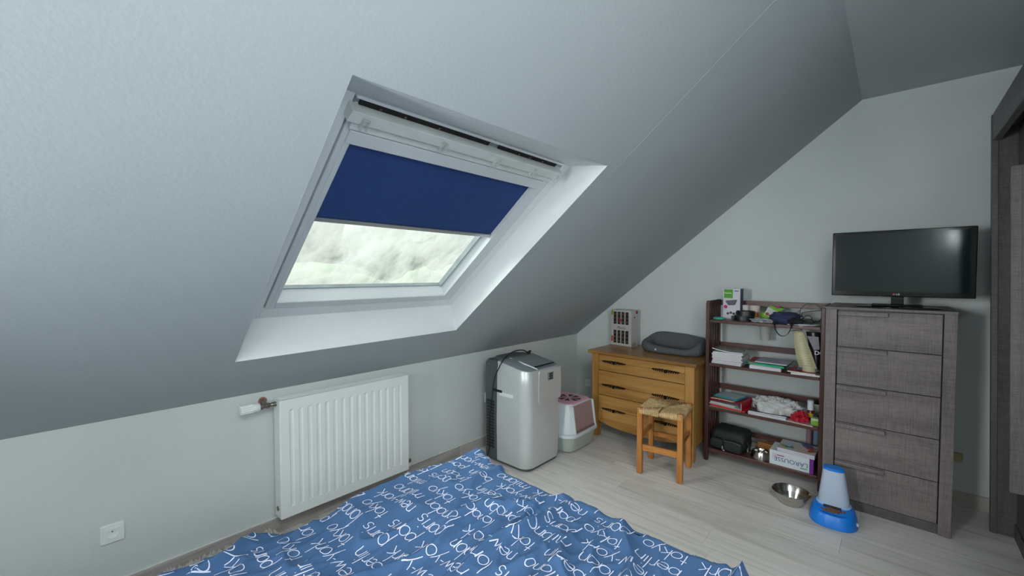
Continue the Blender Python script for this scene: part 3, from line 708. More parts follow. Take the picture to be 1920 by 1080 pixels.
# ------------------------------------------------------------ folding shelf
t = thing('shelf_unit', 'dark mahogany open shelf unit between oak dresser and grey chest', 'shelf', (3.31, .655, 0)); q = P(t)
sx0, sx1, sy0, sy1 = 3.175, 3.450, .304, 1.002
for y0_, y1_ in ((sy1-.024, sy1), (sy0, sy0+.024)):
    q('front_post', MB().box(sx0, sx0+.036, y0_, y1_, 0, 1.150).obox((sx0+.022, (y0_+y1_)/2, 1.155), (.03, .024, .02)), M['mahog'], bevel=.004)
    q('back_post', MB().box(sx1-.036, sx1, y0_, y1_, 0, 1.166), M['mahog'], bevel=.003)
    for zc in (1.135, .765, .445, .135):
        q('side_rail', MB().box(sx0+.036, sx1-.036, y0_+.003, y1_-.003, zc-.018 if zc < 1.1 else zc-.008, zc+.012 if zc < 1.1 else zc+.030), M['mahog'], bevel=.002)
    for k_ in range(3):
        xx = sx0+.068+k_*.056
        q('side_slat', MB().box(xx, xx+.026, y0_+.006, y1_-.006, .13, 1.13), M['mahog'])
for z0_, z1_ in ((1.008, 1.030), (.695, .715), (.378, .400), (.073, .095)):
    q('shelf_board', MB().box(sx0+.003, sx1-.012, sy0+.025, sy1-.025, z0_, z1_), M['mahogh'], bevel=.003)
for z0_, z1_ in ((1.122, 1.162), (.800, .840), (.480, .520), (.157, .197)):
    q('back_rail', MB().box(sx1-.014, sx1-.001, sy0+.025, sy1-.025, z0_, z1_), M['mahogh'], bevel=.002)

# --- top shelf (z 1.030)
Z1 = 1.0305
t = thing('pet_product_box', 'tall white carton with green label and litter tray picture on the top shelf', 'box', (3.345, .872, Z1), R(-4)); q = P(t, False)
q('carton', MB().box(-.03, .03, -.062, .055, 0, .222), M_col('#c8cad0', .5), bevel=.001)
q('side_print', MB().box(-.029, .030, -.0628, -.061, 0.002, .220), M_col('#3c3f66'), label='navy side panel')
q('green_label', MB().box(-.0312, -.029, -.012, .048, .152, .216), M_col('#4f9a1e'))
q('lettering', text_mb('Baptiste', .015, (-.031, .044, .185), YR, ZU, lift=.0008, bold=.01), M_col('#e8efe0'))
m = MB(); m.loft([[(-.0306, y*.8, .125+z) for y, z in ((.048, .008), (-.05, .018), (-.052, .010), (-.035, -.022), (.02, -.026), (.042, -.004))], [(-.0312, y*.8, .125+z) for y, z in ((.048, .008), (-.05, .018), (-.052, .010), (-.035, -.022), (.02, -.026), (.042, -.004))]])
q('tray_picture', m, M_col('#5e5b66'), label='picture of a grey tray')
q('lettering', MB().box(-.0312, -.03, -.05, -.022, .202, .208), M_col('#4b4b80'))
q('pink_dot', MB().lathe([(.013, -.0314), (.013, -.030)], (0, .036, .088), 20, 'x'), M_col('#b8266a'))
m = MB()
for k_ in range(4): m.lathe([(.009, -.0312), (.009, -.030)], (0, .02-.02*k_, .04+.006*(k_ % 2)), 12, 'x')
q('picture_detail', m, M_col('#3d3f46'))
t = thing('teal_collar', 'teal ring collar lying in front of the tall white carton', 'collar', (3.235, .93, Z1)); q = P(t, False)
m = MB(); m.tube([(.034*math.cos(2*math.pi*k_/28), .034*math.sin(2*math.pi*k_/28), .0075) for k_ in range(28)], .0072, 8, closed=True)
q('ring', m, M_col('#3fae98', .4), smooth='all')
t = thing('coiled_black_strap', 'coil of wide black strap beside the white carton', 'strap', (3.29, .782, Z1)); q = P(t, False)
for k_, (r_, z_, dx_, dy_) in enumerate(((.062, 0, 0, .0), (.056, .034, -.005, -.012))):
    m = MB(); ring = []
    for j in range(40):
        a = 2*math.pi*j/40; rr_ = r_*(1+.03*math.sin(3*a+k_)); ring.append((dx_+rr_*math.cos(a), dy_+rr_*1.05*math.sin(a)))
    rings = [[(x*1, y, z_+.001) for x, y in ring], [(x, y, z_+.032) for x, y in ring], [(x*.93, y*.93, z_+.034) for x, y in ring], [(x*.9, y*.9, z_+.002) for x, y in ring]]
    rings.append(rings[0]); m.loft(rings, False, False); q('coil', m, M_col('#14191a', .35), smooth=True)
q('buckle', MB().obox((-.02, .066, .016), (.03, .02, .026), .3), M['blackplastic'], bevel=.003)
def cup(name, label, x, y, z, r, h, col, low=None):
    t = thing(name, label, 'cup', (x, y, z)); q = P(t, False)
    m = MB(); m.lathe([(r*.7, 0), (r, h), (r*1.06, h), (r*1.06, h+.003), (r*.95, h+.002), (r*.66, .003)], n=24); q('cup_body', m, M_col(col, .4), smooth=True)
    if low: q('band', MB().lathe([(r*.72, .01), (r*.90, h*.55), (r*.885, h*.56), (r*.70, .01)], n=24), M_col(low, .5), label='orange band')
    return t
cup('paper_cup', 'white paper cup with orange band behind the black strap coil', 3.375, .735, Z1, .036, .098, '#cdc3bd', '#c0713a')
cup('paper_cup.001', 'second white cup nested behind the orange banded cup', 3.395, .80, Z1, .036, .098, '#c7c4c4')
t = thing('green_ball', 'small lime green ball behind the seed packet', 'ball', (3.40, .675, Z1)); q = P(t, False)
q('ball_shell', MB().lathe([(.0, 0)]+[(.03*math.sin(R(a)), .03-.03*math.cos(R(a))) for a in range(15, 180, 15)]+[(0, .06)], n=20), M_col('#7fae2a', .5), smooth='all')
t = thing('treat_packet', 'white and lime green packet leaning on the top shelf', 'packet', (3.315, .640, Z1), R(10)); q = P(t, False)
lean = Matrix.Rotation(R(24), 3, 'X') @ Matrix.Rotation(R(28), 3, 'Y')
def LT(x, y, z):
    v = lean @ Vector((x, y, z)); return (v.x, v.y, v.z+.014)
m = MB(LT); m.loft([[(-.005, y, z) for y, z in ((-.036, 0), (.036, 0), (.034, .088), (-.034, .088))], [(.008, y, z) for y, z in ((-.034, .004), (.034, .004), (.032, .086), (-.032, .086))]])
q('packet_body', m, M_col('#c3c8c2', .45), bevel=.002)
q('green_strip', MB(LT).box(-.0062, .006, -.036, .036, 0, .018), M_col('#72a92a'))
m = MB(LT); m.loft([[(-.0056, y, z) for y, z in ((-.036, .078), (.034, .086), (.020, .100), (-.060, .118))], [(-.003, y, z) for y, z in ((-.036, .078), (.034, .086), (.020, .100), (-.060, .118))]]); q('green_flap', m, M_col('#6fae2e'))
m = MB(LT); m.loft([[(-.0066, y, z) for y, z in ((-.02, .098), (-.002, .104), (-.018, .118), (-.036, .114))], [(-.0058, y, z) for y, z in ((-.02, .098), (-.002, .104), (-.018, .118), (-.036, .114))]]); q('pink_flash', m, M_col('#c22a68'))
q('dog_picture', MB(LT).lathe([(.012, -.0062), (.012, -.005)], (0, .018, .033), 14, 'x'), M_col('#8a5a33'))
q('pink_dot', MB(LT).lathe([(.010, -.0062), (.010, -.005)], (0, -.014, .036), 14, 'x'), M_col('#b8266a'))
def crumple(seed, sx_, sy_, sz_, amp=.35, fr=3.0, nu=40, nv=20):
    m = MB(); rings = []
    for i in range(nv+1):
        a = math.pi*i/nv; ring = []
        for j in range(nu):
            b = 2*math.pi*j/nu; d = Vector((math.sin(a)*math.cos(b), math.sin(a)*math.sin(b), math.cos(a)))
            p_ = d*fr+Vector((seed*3.1, seed, 0)); k = 1+amp*(noise.ridged_multi_fractal(p_, .9, 2.1, 4, 1, 2)*.5-.5)+amp*.5*noise.noise(p_*.7)
            ring.append((d.x*sx_*k, d.y*sy_*k, max(.0008, (d.z*.5+.5)*sz_*k if d.z > -.3 else .0008+.3*sz_*.0)))
        rings.append(ring)
    return m.loft(rings, False, False)
t = thing('plastic_wrapper', 'crinkled silver and white wrapper under the packet on the top shelf', 'wrapper', (3.235, .655, Z1)); q = P(t, False)
q('wrapper_sheet', crumple(2, .035, .065, .022, .6, 5), M_col('#8f9596', .3))
t = thing('navy_cap', 'crumpled navy blue cloth cap on the top shelf', 'cap', (3.275, .530, Z1)); q = P(t, False)
q('crown', crumple(5, .075, .088, .070, .35, 2.6), M_col('#2a3252', .85), smooth='all')
q('lining', crumple(9, .05, .05, .040, .4, 3), M_col('#15171c', .85), smooth='all').location = (-.035, -.055, .0)
t = thing('hanging_strap', 'black webbing strap looping over the edge of the top shelf', 'strap', (3.17, .53, Z1)); q = P(t)
pts = spline([(3.26, .570, 1.040), (3.20, .575, 1.042), (3.162, .573, 1.030), (3.158, .566, 1.000), (3.158, .548, .968), (3.158, .525, .957), (3.158, .500, .968), (3.158, .484, 1.000), (3.162, .478, 1.032), (3.20, .475, 1.044), (3.26, .47, 1.040)], 6)
m = MB(); rings = []
for i, p_ in enumerate(pts):
    d = (pts[min(i+1, len(pts)-1)]-pts[max(i-1, 0)]).normalized(); s_ = Vector((1, 0, 0)) if abs(d.x) < .6 else Vector((0, 1, 0))
    n_ = d.cross(s_).normalized(); w_ = d.cross(n_).normalized()
    rings.append([tuple(p_+w_*a*.010+n_*b*.0012) for a, b in ((-1, -1), (1, -1), (1, 1), (-1, 1))])
q('webbing', m.loft(rings), M_col('#101214', .7))
t = thing('charger_cable', 'black charger cable looping at the right end of the top shelf', 'cable', (3.32, .38, Z1)); q = P(t)
q('cord', MB().tube(spline([(3.30, .46, 1.048), (3.30, .455, 1.10), (3.30, .445, 1.135), (3.31, .42, 1.160), (3.31, .38, 1.162), (3.31, .345, 1.140), (3.31, .336, 1.10), (3.31, .345, 1.06), (3.31, .38, 1.045), (3.29, .42, 1.055), (3.28, .44, 1.10), (3.28, .40, 1.115), (3.28, .34, 1.125)]), .0022, 6)
  .tube(spline([(3.26, .44, 1.06), (3.26, .41, 1.09), (3.27, .385, 1.075), (3.25, .40, 1.045), (3.25, .35, 1.05), (3.25, .33, 1.09)]), .0022, 6)
  .tube(spline([(3.23, .46, 1.045), (3.22, .42, 1.05), (3.22, .38, 1.042), (3.24, .36, 1.06), (3.26, .39, 1.05), (3.23, .42, 1.06)]), .0022, 6), M['blackcable'])
q('plug', MB().obox((3.30, .458, 1.100), (.012, .013, .034)).obox((3.30, .458, 1.075), (.003, .003, .025)), M['blackplastic'], bevel=.002)
q('adapter', MB().obox((3.27, .41, 1.052), (.05, .06, .032), .3), M['blackplastic'], bevel=.004)
def sheets(name, label, cat, x, y, z, sx_, sy_, n_, th, cols, group=None, jit=.006, rz=0, seed=1, curl=0):
    """a pile of n flat things, each its own top-level object"""
    rr = random.Random(seed); out = []
    for i in range(n_):
        lab = label[i] if isinstance(label, list) else label
        a = rr.uniform(-.04, .04)+rz; t_ = thing(name, lab, cat, (x+rr.uniform(-jit, jit), y+rr.uniform(-jit, jit), z+i*th), a, group)
        out.append(t_); q_ = P(t_, False); cc = cols[i % len(cols)]
        q_('pages', MB().box(-sx_/2+.001, sx_/2-.001, -sy_/2+.001, sy_/2-.002, .0006, th-.0010), M_col('#c4c5ca', .7))
        q_('cover', MB().box(-sx_/2, sx_/2, -sy_/2, sy_/2, th-.0010, th-.0002).box(-sx_/2, sx_/2, -sy_/2, sy_/2, .0001, .0006).box(-sx_/2, sx_/2, sy_/2-.0015, sy_/2, .0006, th-.001), M_col(cc, .35))
    return out
t = thing('loose_papers', 'loose white papers under the cables on the top shelf', 'paper', (3.24, .42, Z1)); q = P(t, False)
q('sheet', MB().obox((0, .02, .002), (.10, .14, .003), .1), M_col('#c2c8c8')); q('sheet', MB().obox((-.01, -.02, .006), (.09, .12, .002), -.25), M_col('#b8bfbf'))
q('sheet', MB().obox((-.045, .0, .0), (.035, .05, .002), .2, 0, R(-18)), M_col('#c9cdcd'))

# clear beaker hooked below the top shelf
t = thing('clear_beaker', 'clear plastic beaker hanging under the top shelf', 'cup', (3.425, .675, .885)); q = P(t, False)
m = MB().lathe([(.030, 0), (.040, .115), (.038, .115), (.028, .003)], n=24); q('beaker_body', m, M['clear'], smooth=True)
q('hanging_clip', MB().box(-.02, .02, -.03, .03, .115, .121), M['clear'])

# --- second shelf (z .715)
Z2 = .7155
lab = ['bottom magazine of the white pile on the second shelf', 'second magazine from the bottom of the white pile', 'third magazine from the bottom of the white pile',
       'fourth magazine from the bottom of the white pile', 'fifth magazine from the bottom of the white pile', 'sixth magazine from the bottom of the white pile', 'magazine just below the grey-covered top one on the pile']
sheets('magazine', lab, 'magazine', 3.30, .864, Z2, .215, .195, 7, .0125, ['#a9a9b4', '#96454f', '#b7b9bd', '#9fa5a3', '#b5b0a8', '#a8aaba', '#b0b4b4'], 'magazines piled on the second shelf', jit=.004)
t = thing('magazine', 'grey picture-covered magazine curling on top of the white pile', 'magazine', (3.30, .868, Z2+.0882), R(5), 'magazines piled on the second shelf'); q = P(t, False)
def curl(m, x0, x1, y0, y1, z0, th, k):
    rings = []
    for i in range(13):
        s = i/12; y = y0+(y1-y0)*s; zz_ = z0+k*max(0, (s-.35))**2
        rings.append([(x0, y, zz_), (x1, y, zz_*.4+z0*.6), (x1, y, zz_*.4+z0*.6+th), (x0, y, zz_+th)])
    return m.loft(rings)
q('pages', curl(MB(), -.108, .105, -.095, .100, .0002, .005, .045), M_col('#cfd3d2', .6))
q('cover', curl(MB(), -.106, .105, -.094, .098, .0054, .0012, .045), mat('grey photo cover', '#6d726c', .25, var=.5, vs_=14))
t = thing('paper_stack', 'thick white paper stack lying under the green folder', 'paper', (3.29, .625, Z2), R(3)); q = P(t, False)
q('sheets', MB().box(-.105, .10, -.085, .098, 0, .022).box(-.10, .09, -.085, .094, .0225, .027), M_col('#bfc2cb', .7), bevel=.001)
t = thing('green_folder', 'bright green cardboard folder in the middle of the second shelf', 'folder', (3.295, .614, Z2+.0275), R(-3)); q = P(t, False)
q('cover', MB().box(-.115, .105, -.105, .125, 0, .002).box(-.115, .105, -.095, .120, .012, .0145).box(-.118, -.112, -.105, .06, .002, .011), M_col('#11a06b', .4), bevel=.0008)
q('contents', MB().box(-.10, .10, -.09, .11, .0022, .0118), M_col('#8a8f8c'))
t = thing('red_folder', 'dark red folder under the grey sheets beside the magazine pile', 'folder', (3.315, .635, Z2+.0422), R(4)); q = P(t, False)
q('cover', MB().box(-.10, .10, -.10, .10, 0, .003), M_col('#8e1f33', .4), bevel=.0008)
t = thing('grey_paper_pad', 'pale grey paper pad on top of the green and red folders', 'paper', (3.29, .598, Z2+.0455), R(-2)); q = P(t, False)
q('sheets', MB().box(-.105, .095, -.100, .085, 0, .008), M_col('#a9a9b8', .6), bevel=.0008)
t = thing('brochure', 'white and teal brochure lying at the right end of the second shelf', 'brochure', (3.27, .413, Z2), R(6)); q = P(t, False)
q('pages', MB().box(-.09, .10, -.075, .075, 0, .009), M_col('#c9c9cc')); q('cover', MB().box(-.091, .10, -.076, .076, .009, .010), M_col('#a9b6b6'))
t = thing('brochure', 'red-covered brochure on top of the white one under the food bag', 'brochure', (3.27, .420, Z2+.0102), R(-4)); q = P(t, False)
q('pages', MB().box(-.09, .09, -.076, .072, 0, .008), M_col('#c6c0bd')); q('cover', MB().box(-.091, .09, -.077, .073, .008, .009), M_col('#8c2a24', .35))
t = thing('pet_food_bag', 'cream and black pet food bag leaning at the right end of the second shelf', 'bag', (3.27, .415, Z2+.0195)); q = P(t)
zb = Z2+.0195
def bagf(yl_, yr_, z0_, z1_, th0, th1, xc, n_=12, top=None):
    m = MB(); rings = []
    for i in range(n_+1):
        s = i/n_; z = z0_+(z1_-z0_)*s; a = yl_(s); b = yr_(s); th = th0+(th1-th0)*s**1.4; ring = []
        for k in range(17):
            w = k/16; y = a+(b-a)*w; ring.append((xc-th*(math.sin(math.pi*min(max(w, .04), .96))**.5)+.003*noise.noise(Vector((y*30, z*20, 3))), y, z))
        for k in range(16, -1, -1):
            w = k/16; y = a+(b-a)*w; ring.append((xc+th*(math.sin(math.pi*min(max(w, .04), .96))**.5), y, z))
        rings.append(ring)
    return m.loft(rings)
q('bag_body', bagf(lambda s: .462+.018*s-.012*(1-s)**3*2, lambda s: .342+.086*s, zb, .985, .042, .012, 3.26), mat('cream printed paper', '#b5b08c', .55, var=.12, vs_=10), smooth=True)
q('folded_top', MB().add([(3.235, .488, .985), (3.235, .428, .992), (3.22, .435, .999), (3.22, .500, .985), (3.255, .488, .985), (3.255, .428, .992), (3.24, .435, 1.003), (3.23, .505, .985)], [(0, 1, 2, 3), (4, 7, 6, 5), (0, 4, 5, 1), (1, 5, 6, 2), (2, 6, 7, 3), (3, 7, 4, 0)]), M_col('#a79e82', .5))
q('dark_side', bagf(lambda s: .372+.045*s, lambda s: .334, zb+.02, .982, .045, .028, 3.30), M_col('#1d1a24', .3), smooth=True, label='black side of the bag')
q('grey_panel', MB().add([(3.243, .405, .96), (3.243, .345, .96), (3.243, .338, .88), (3.243, .368, .875)], [(0, 1, 2, 3)]), M_col('#6c6870', .4))
m = MB()
for k_ in range(13):
    z = .772+k_*.015; s = (z-zb)/(.985-zb); a, b = .462+.018*s, .342+.086*s
    m.box(3.2155+s*.032, 3.217+s*.032, b+.012, a-.025, z, z+.0022)
q('fine_print', m, M_col('#85826c'))
m = MB()
for yy in (.445, .432, .352): m.box(3.213, 3.216, yy-.007, yy+.004, .742, .760)
q('barcode', m, M_col('#3c4448'))
q('lettering', text_mb('DO', .035, (3.250, .366, .845), YR, ZU, bold=.02), M_col('#c9c9cc'))
q('bag_base', MB().box(3.235, 3.32, .334, .452, zb, zb+.02), M_col('#141318', .4), bevel=.004)

# --- third shelf (z .400)
Z3 = .4005
t = thing('red_folder', 'bright red folder with green edge lying under the ring binder', 'folder', (3.285, .855, Z3), R(-3)); q = P(t, False)
q('cover', MB().box(-.112, .10, -.125, .105, .006, .014), M_col('#c5202e', .4), bevel=.001); q('lower_cover', MB().box(-.112, .10, -.10, .118, 0, .0055), M_col('#3c6e50', .5), label='green lower board')
t = thing('ring_binder', 'red ring binder lying on the third shelf', 'binder', (3.29, .850, Z3+.0145), R(-8)); q = P(t, False)
def BT(x, y, z): return (x, y, z)
m = MB(); m.add([(-.115, .115, .030), (.105, .115, .030), (.105, -.110, .050), (-.115, -.110, .050)] + [(-.115, .115, .033), (.105, .115, .033), (.105, -.110, .053), (-.115, -.110, .053)], [(0, 1, 2, 3), (4, 7, 6, 5), (0, 4, 5, 1), (1, 5, 6, 2), (2, 6, 7, 3), (3, 7, 4, 0)])
m.box(-.115, .105, -.110, .115, .0, .003).box(-.115, .105, -.113, -.110, .0, .053)
q('cover', m, M_col('#a31426', .4))
q('inner_lining', MB().box(-.113, .103, -.108, .113, .0032, .006).box(-.113, .10, -.109, -.106, .004, .046), M_col('#b9bcba'))
q('paper_block', MB().box(-.100, .095, -.06, .110, .0062, .020), M_col('#aeb1ae'))
q('ring_mechanism', MB().tube(spline([(0, -.09, .006), (0, -.09, .036), (0, -.055, .038), (0, -.05, .008)], 5), .0015, 6).tube(spline([(-.07, -.09, .006), (-.07, -.09, .036), (-.07, -.055, .038), (-.07, -.05, .008)], 5), .0015, 6), M['alu'])
t = thing('exercise_book', 'orange-edged exercise book between binder and teal-rimmed case', 'book', (3.275, .872, Z3+.0605), R(-7)); q = P(t, False)
q('pages', curl(MB(), -.09, .07, -.075, .085, .0, .005, -.012), M_col('#cbb9a6')); q('cover', curl(MB(), -.088, .07, -.07, .083, .0052, .001, -.012), M_col('#a5602a'))
t = thing('slate_case', 'grey flat case with teal rounded rim on the red binder', 'case', (3.29, .865, Z3+.068), R(-12)); q = P(t, False)
q('rim', MB().loft([rrect(-.085, .075, -.095, .080, .018, z, 5) for z in (0, .010)]), M_col('#1b7f94', .4), bevel=.002)
q('panel', MB().loft([rrect(-.074, .064, -.084, .069, .012, z, 5) for z in (.0095, .0112)]), M_col('#a3b2b5', .5))
lab = ['dark blue and white booklet lowest in the middle of the third shelf', 'white booklet over the dark blue one under the crumpled cloth', 'dark magazine directly under the crumpled white cloth']
sheets('booklet', lab, 'booklet', 3.285, .615, Z3, .20, .22, 3, .008, ['#1d3f6c', '#b9bec4', '#3a3d42'], 'booklets under the crumpled cloth', jit=.006, rz=.05, seed=4)
t = thing('booklet', 'purple booklet leaning beside the red ring binder', 'booklet', (3.32, .70, Z3+.0245), R(30)); q = P(t, False)
q('cover', MB().box(-.07, .06, -.035, .035, 0, .006), M_col('#5a1d52', .4), bevel=.001)
t = thing('magazine', 'flat beige magazine with pink print at the right of the third shelf', 'magazine', (3.245, .445, Z3), R(-6)); q = P(t, False)
q('pages', MB().box(-.065, .10, -.095, .10, 0, .006), M_col('#b4a896')); q('cover', MB().box(-.0655, .10, -.0955, .10, .006, .007), mat('pink photo cover', '#a8808a', .3, var=.4, vs_=20))
t = thing('crumpled_cloth', 'crumpled white cloth heaped on the third shelf', 'cloth', (3.285, .575, Z3+.0245)); q = P(t, False)
q('cloth_folds', crumple(14, .085, .128, .088, .42, 3.2, 80, 40), M_col('#b9bcbb', .85), smooth='all')
t = thing('red_wrapper', 'crumpled red wrapper right of the white cloth', 'wrapper', (3.235, .435, Z3+.0075)); q = P(t, False)
q('wrapper_sheet', crumple(21, .035, .045, .055, .6, 3.5), M_col('#a5142a', .4))
t = thing('spray_bottle', 'small white-capped bottle standing at the right of the third shelf', 'bottle', (3.30, .385, Z3+.0075)); q = P(t, False)
q('bottle_body', MB().lathe([(.016, 0), (.017, .06), (.014, .065)], n=20), M_col('#6a1620', .3), smooth=True)
q('cap', MB().lathe([(.018, .066), (.018, .125), (.014, .128)], n=20), M_col('#c8cdd6', .4), smooth=True)
q('label_band', MB().lathe([(.0175, .02), (.0178, .045), (.0165, .045), (.0165, .02)], n=20), M_col('#b0a61e'))
t = thing('green_packet', 'lime green packet at the right end of the third shelf', 'packet', (3.225, .352, Z3+.0005), R(8)); q = P(t, False)
q('packet_body', MB().box(-.022, .022, -.018, .022, 0, .030), M_col('#6f9c2a', .45), bevel=.002); q('lid', MB().box(-.0215, .0215, -.0175, .0215, .030, .046), M_col('#a3b98f', .4), bevel=.002)

# --- bottom shelf (z .095)
Z4 = .0955
t = thing('camera_bag', 'black soft camera bag at the left of the bottom shelf', 'bag', (3.30, .850, Z4), R(-4)); q = P(t, False)
def soft(x0, x1, y0, y1, z0, z1, r=.03, puff=.01, seed=0):
    m = MB(); rings = []; nz_ = 10
    for i in range(nz_+1):
        s = i/nz_; zz_ = z0+(z1-z0)*s; ins = r*(1-math.sin(math.pi*min(max(s, .0), 1))**.35) ; 
        ring = rrect(x0+ins-puff*0, x1-ins, y0+ins, y1-ins, max(.01, r*.9), zz_, 6)
        rings.append([(x+puff*.6*noise.noise(Vector((x*20, y*20, z*20+seed))), y+puff*.6*noise.noise(Vector((x*17+5, y*17, z*20+seed))), z+(puff*.8*noise.noise(Vector((x*14, y*14, seed))) if s > .5 else 0)) for x, y, z in ring])
    return m.loft(rings)
q('bag_body', soft(-.10, .10, -.115, .120, 0, .145, .035, .014), M_col('#16201e', .7), smooth='all')
q('front_pocket', soft(-.125, -.07, -.105, .02, .002, .085, .02, .008, 3), M_col('#18211f', .7), smooth='all')
q('front_pocket', soft(-.118, -.07, .02, .115, .002, .080, .02, .008, 7), M_col('#131b1a', .7), smooth='all')
q('zip', MB().tube(spline([(-.126, -.10, .075), (-.130, -.06, .083), (-.128, -.02, .082), (-.12, .015, .075)], 6), .002, 5), M_col('#5f6a67', .3))
q('zip_pull', MB().obox((-.129, .018, .03), (.003, .010, .02)).obox((-.127, .01, .012), (.004, .012, .010)), M['alu'])
q('carry_strap', MB().tube(spline([(-.05, -.118, .09), (-.06, -.135, .05), (-.04, -.13, .02), (.0, -.12, .05)], 6), .007, 6), M_col('#0e1212', .7))
t = thing('small_card_box', 'small white box with red print beside the camera bag', 'box', (3.30, .722, Z4), R(-6)); q = P(t, False)
q('carton', MB().box(-.02, .03, -.022, .022, 0, .035), M_col('#a9aaa6'), bevel=.001); q('red_print', MB().box(-.0208, -.019, -.012, .004, .012, .026), M_col('#a82a38'))
def bowl(name, label, x, y, z, r, h, prof=None, mati='steel'):
    t = thing(name, label, 'bowl', (x, y, z)); q = P(t, False); q('bowl_shell', MB().lathe(prof, n=48), M[mati], smooth=True); return t, q
bowl('steel_food_bowl', 'small flared steel pet bowl on the bottom shelf', 3.262, .655, Z4, .055, .045, [(.066, 0), (.066, .002), (.051, .043), (.047, .045), (.043, .041), (.041, .018), (.0, .016)])
t = thing('wooden_tray', 'brown wooden board standing behind the steel bowl on the bottom shelf', 'board', (3.40, .63, Z4), R(-2)); q = P(t, False)
q('board', MB().box(-.03, .03, -.07, .07, 0, .06), wood('tan board', [(.3, '#7c4f24'), (.7, '#9a6a38')], (1, .2, 1), 8), bevel=.004)
t = thing('dictionary', 'thick white dictionary lying upside down at the right of the bottom shelf', 'book', (3.275, .465, Z4)); q = P(t)
z0_, z1_ = Z4+.0002, Z4+.094; X0 = 3.192
q('cover', MB().box(X0, 3.36, .352, .590, z0_, z0_+.003).box(X0, 3.36, .352, .590, z1_-.003, z1_).box(X0, X0+.003, .352, .590, z0_+.003, z1_-.003), M_col('#c4ccd0', .45))
q('pages', MB().box(X0+.004, 3.355, .356, .586, z0_+.0032, z1_-.0032), M_col('#b5b3a8'))
q('purple_band', MB().box(X0-.0006, 3.36, .3505, .372, z0_-.0001, z1_+.0005), M_col('#6a2a86', .4), label='purple band at the end of the spine')
q('lettering', text_mb('LAROUSSE', .0395, (X0, .378, z0_+.0555), (0, 1, 0), (0, 0, -1), lift=.0006), M_col('#2c4c86'), label='dark blue title')
q('red_line', MB().box(X0-.0006, X0, .508, .548, z0_+.064, z0_+.070), M_col('#8f2a55')); q('green_line', MB().box(X0-.0006, X0, .382, .420, z0_+.016, z0_+.022), M_col('#2a9a68'))
m = text_mb('2009', .016, (X0, .562, z0_+.072), (0, 0, -1), (0, -1, 0), lift=.0006); text_mb('POCHE', .012, (X0, .574, z0_+.076), (0, 0, -1), (0, -1, 0), lift=.0006, mb=m)
q('small_print', m, M_col('#a8587a'))
lab = ['red-spined magazine directly on the white dictionary', 'blue-spined magazine second above the dictionary', 'colourful picture magazine on top of the dictionary']
sheets('magazine', lab, 'magazine', 3.285, .445, z1_+.0008, .19, .205, 3, .0085, ['#b31f2c', '#2a5a9a', '#b7b6b6'], 'magazines on the dictionary', jit=.004, seed=9, rz=-.05)
m = MB()
t = thing('loose_leaflets', 'scattered colourful leaflets on the topmost magazine', 'leaflet', (3.285, .445, z1_+.0268)); q = P(t, False)
rr = random.Random(8)
for k_, cc in enumerate(['#b59a44', '#8a4a44', '#3c5a92', '#b8b2b0', '#4c8a66', '#a3532f', '#9db8c9', '#c0a8a0']):
    q('leaflet_sheet', MB().obox((rr.uniform(-.06, .06), rr.uniform(-.07, .07), .0005+.0007*k_), (.055, .05, .0005), rr.uniform(0, 3)), M_col(cc, .35))
# rolled posters standing behind the shelf
for yy, cc, lab_ in ((.415, '#a5848e', 'pinkish rolled paper tube behind the shelf unit'), (.374, '#7d97ae', 'bluish rolled paper tube behind the shelf unit')):
    t = thing('paper_tube', lab_, 'tube', (3.50, yy, 0), group=None); q = P(t, False)
    q('tube_wall', MB().lathe([(.015, 0), (.015, .395), (.012, .395), (.012, .001)], n=20), M_col(cc, .5), smooth=True)

# ------------------------------------------------------------ tall grey chest of drawers
t = thing('tall_chest', 'tall weathered grey wood chest with five drawers under the television', 'chest', (3.30, .027, 0)); q = P(t)
cx, cy0, cy1, ct = 3.058, -.241, .294, 1.166
q('top', MB().box(cx-.002, 3.545, cy0-.002, cy1+.002, 1.152, ct), M['gw'], bevel=.002)
q('side_panel', MB().box(cx, 3.54, .241, cy1, 0, 1.152), M['gwv'], bevel=.0015)
q('side_panel', MB().box(cx, 3.54, cy0, -.193, 0, 1.152), M['gwv'], bevel=.0015)
q('back_panel', MB().box(3.525, 3.535, -.193, .241, .02, 1.15), M['gwd'])
q('inner_frame', MB().box(cx+.026, cx+.03, -.193, .241, .06, 1.152), M['blackplastic'])
q('plinth', MB().box(cx+.014, cx+.03, -.193, .241, 0, .052), M['gwd'])
tops = [1.146, .936, .716, .496, .274]; bots = [.940, .720, .500, .278, .058]
for z1_, z0_ in zip(tops, bots):
    d_ = q('drawer', MB().box(cx+.004, cx+.022, -.188, .236, z0_, z1_), M['gw'], bevel=.001)
    q('grip_rail', MB().box(cx-.014, cx+.004, .020, .236, z1_-.026, z1_-.003), M['gw'], sub=d_, bevel=.002)

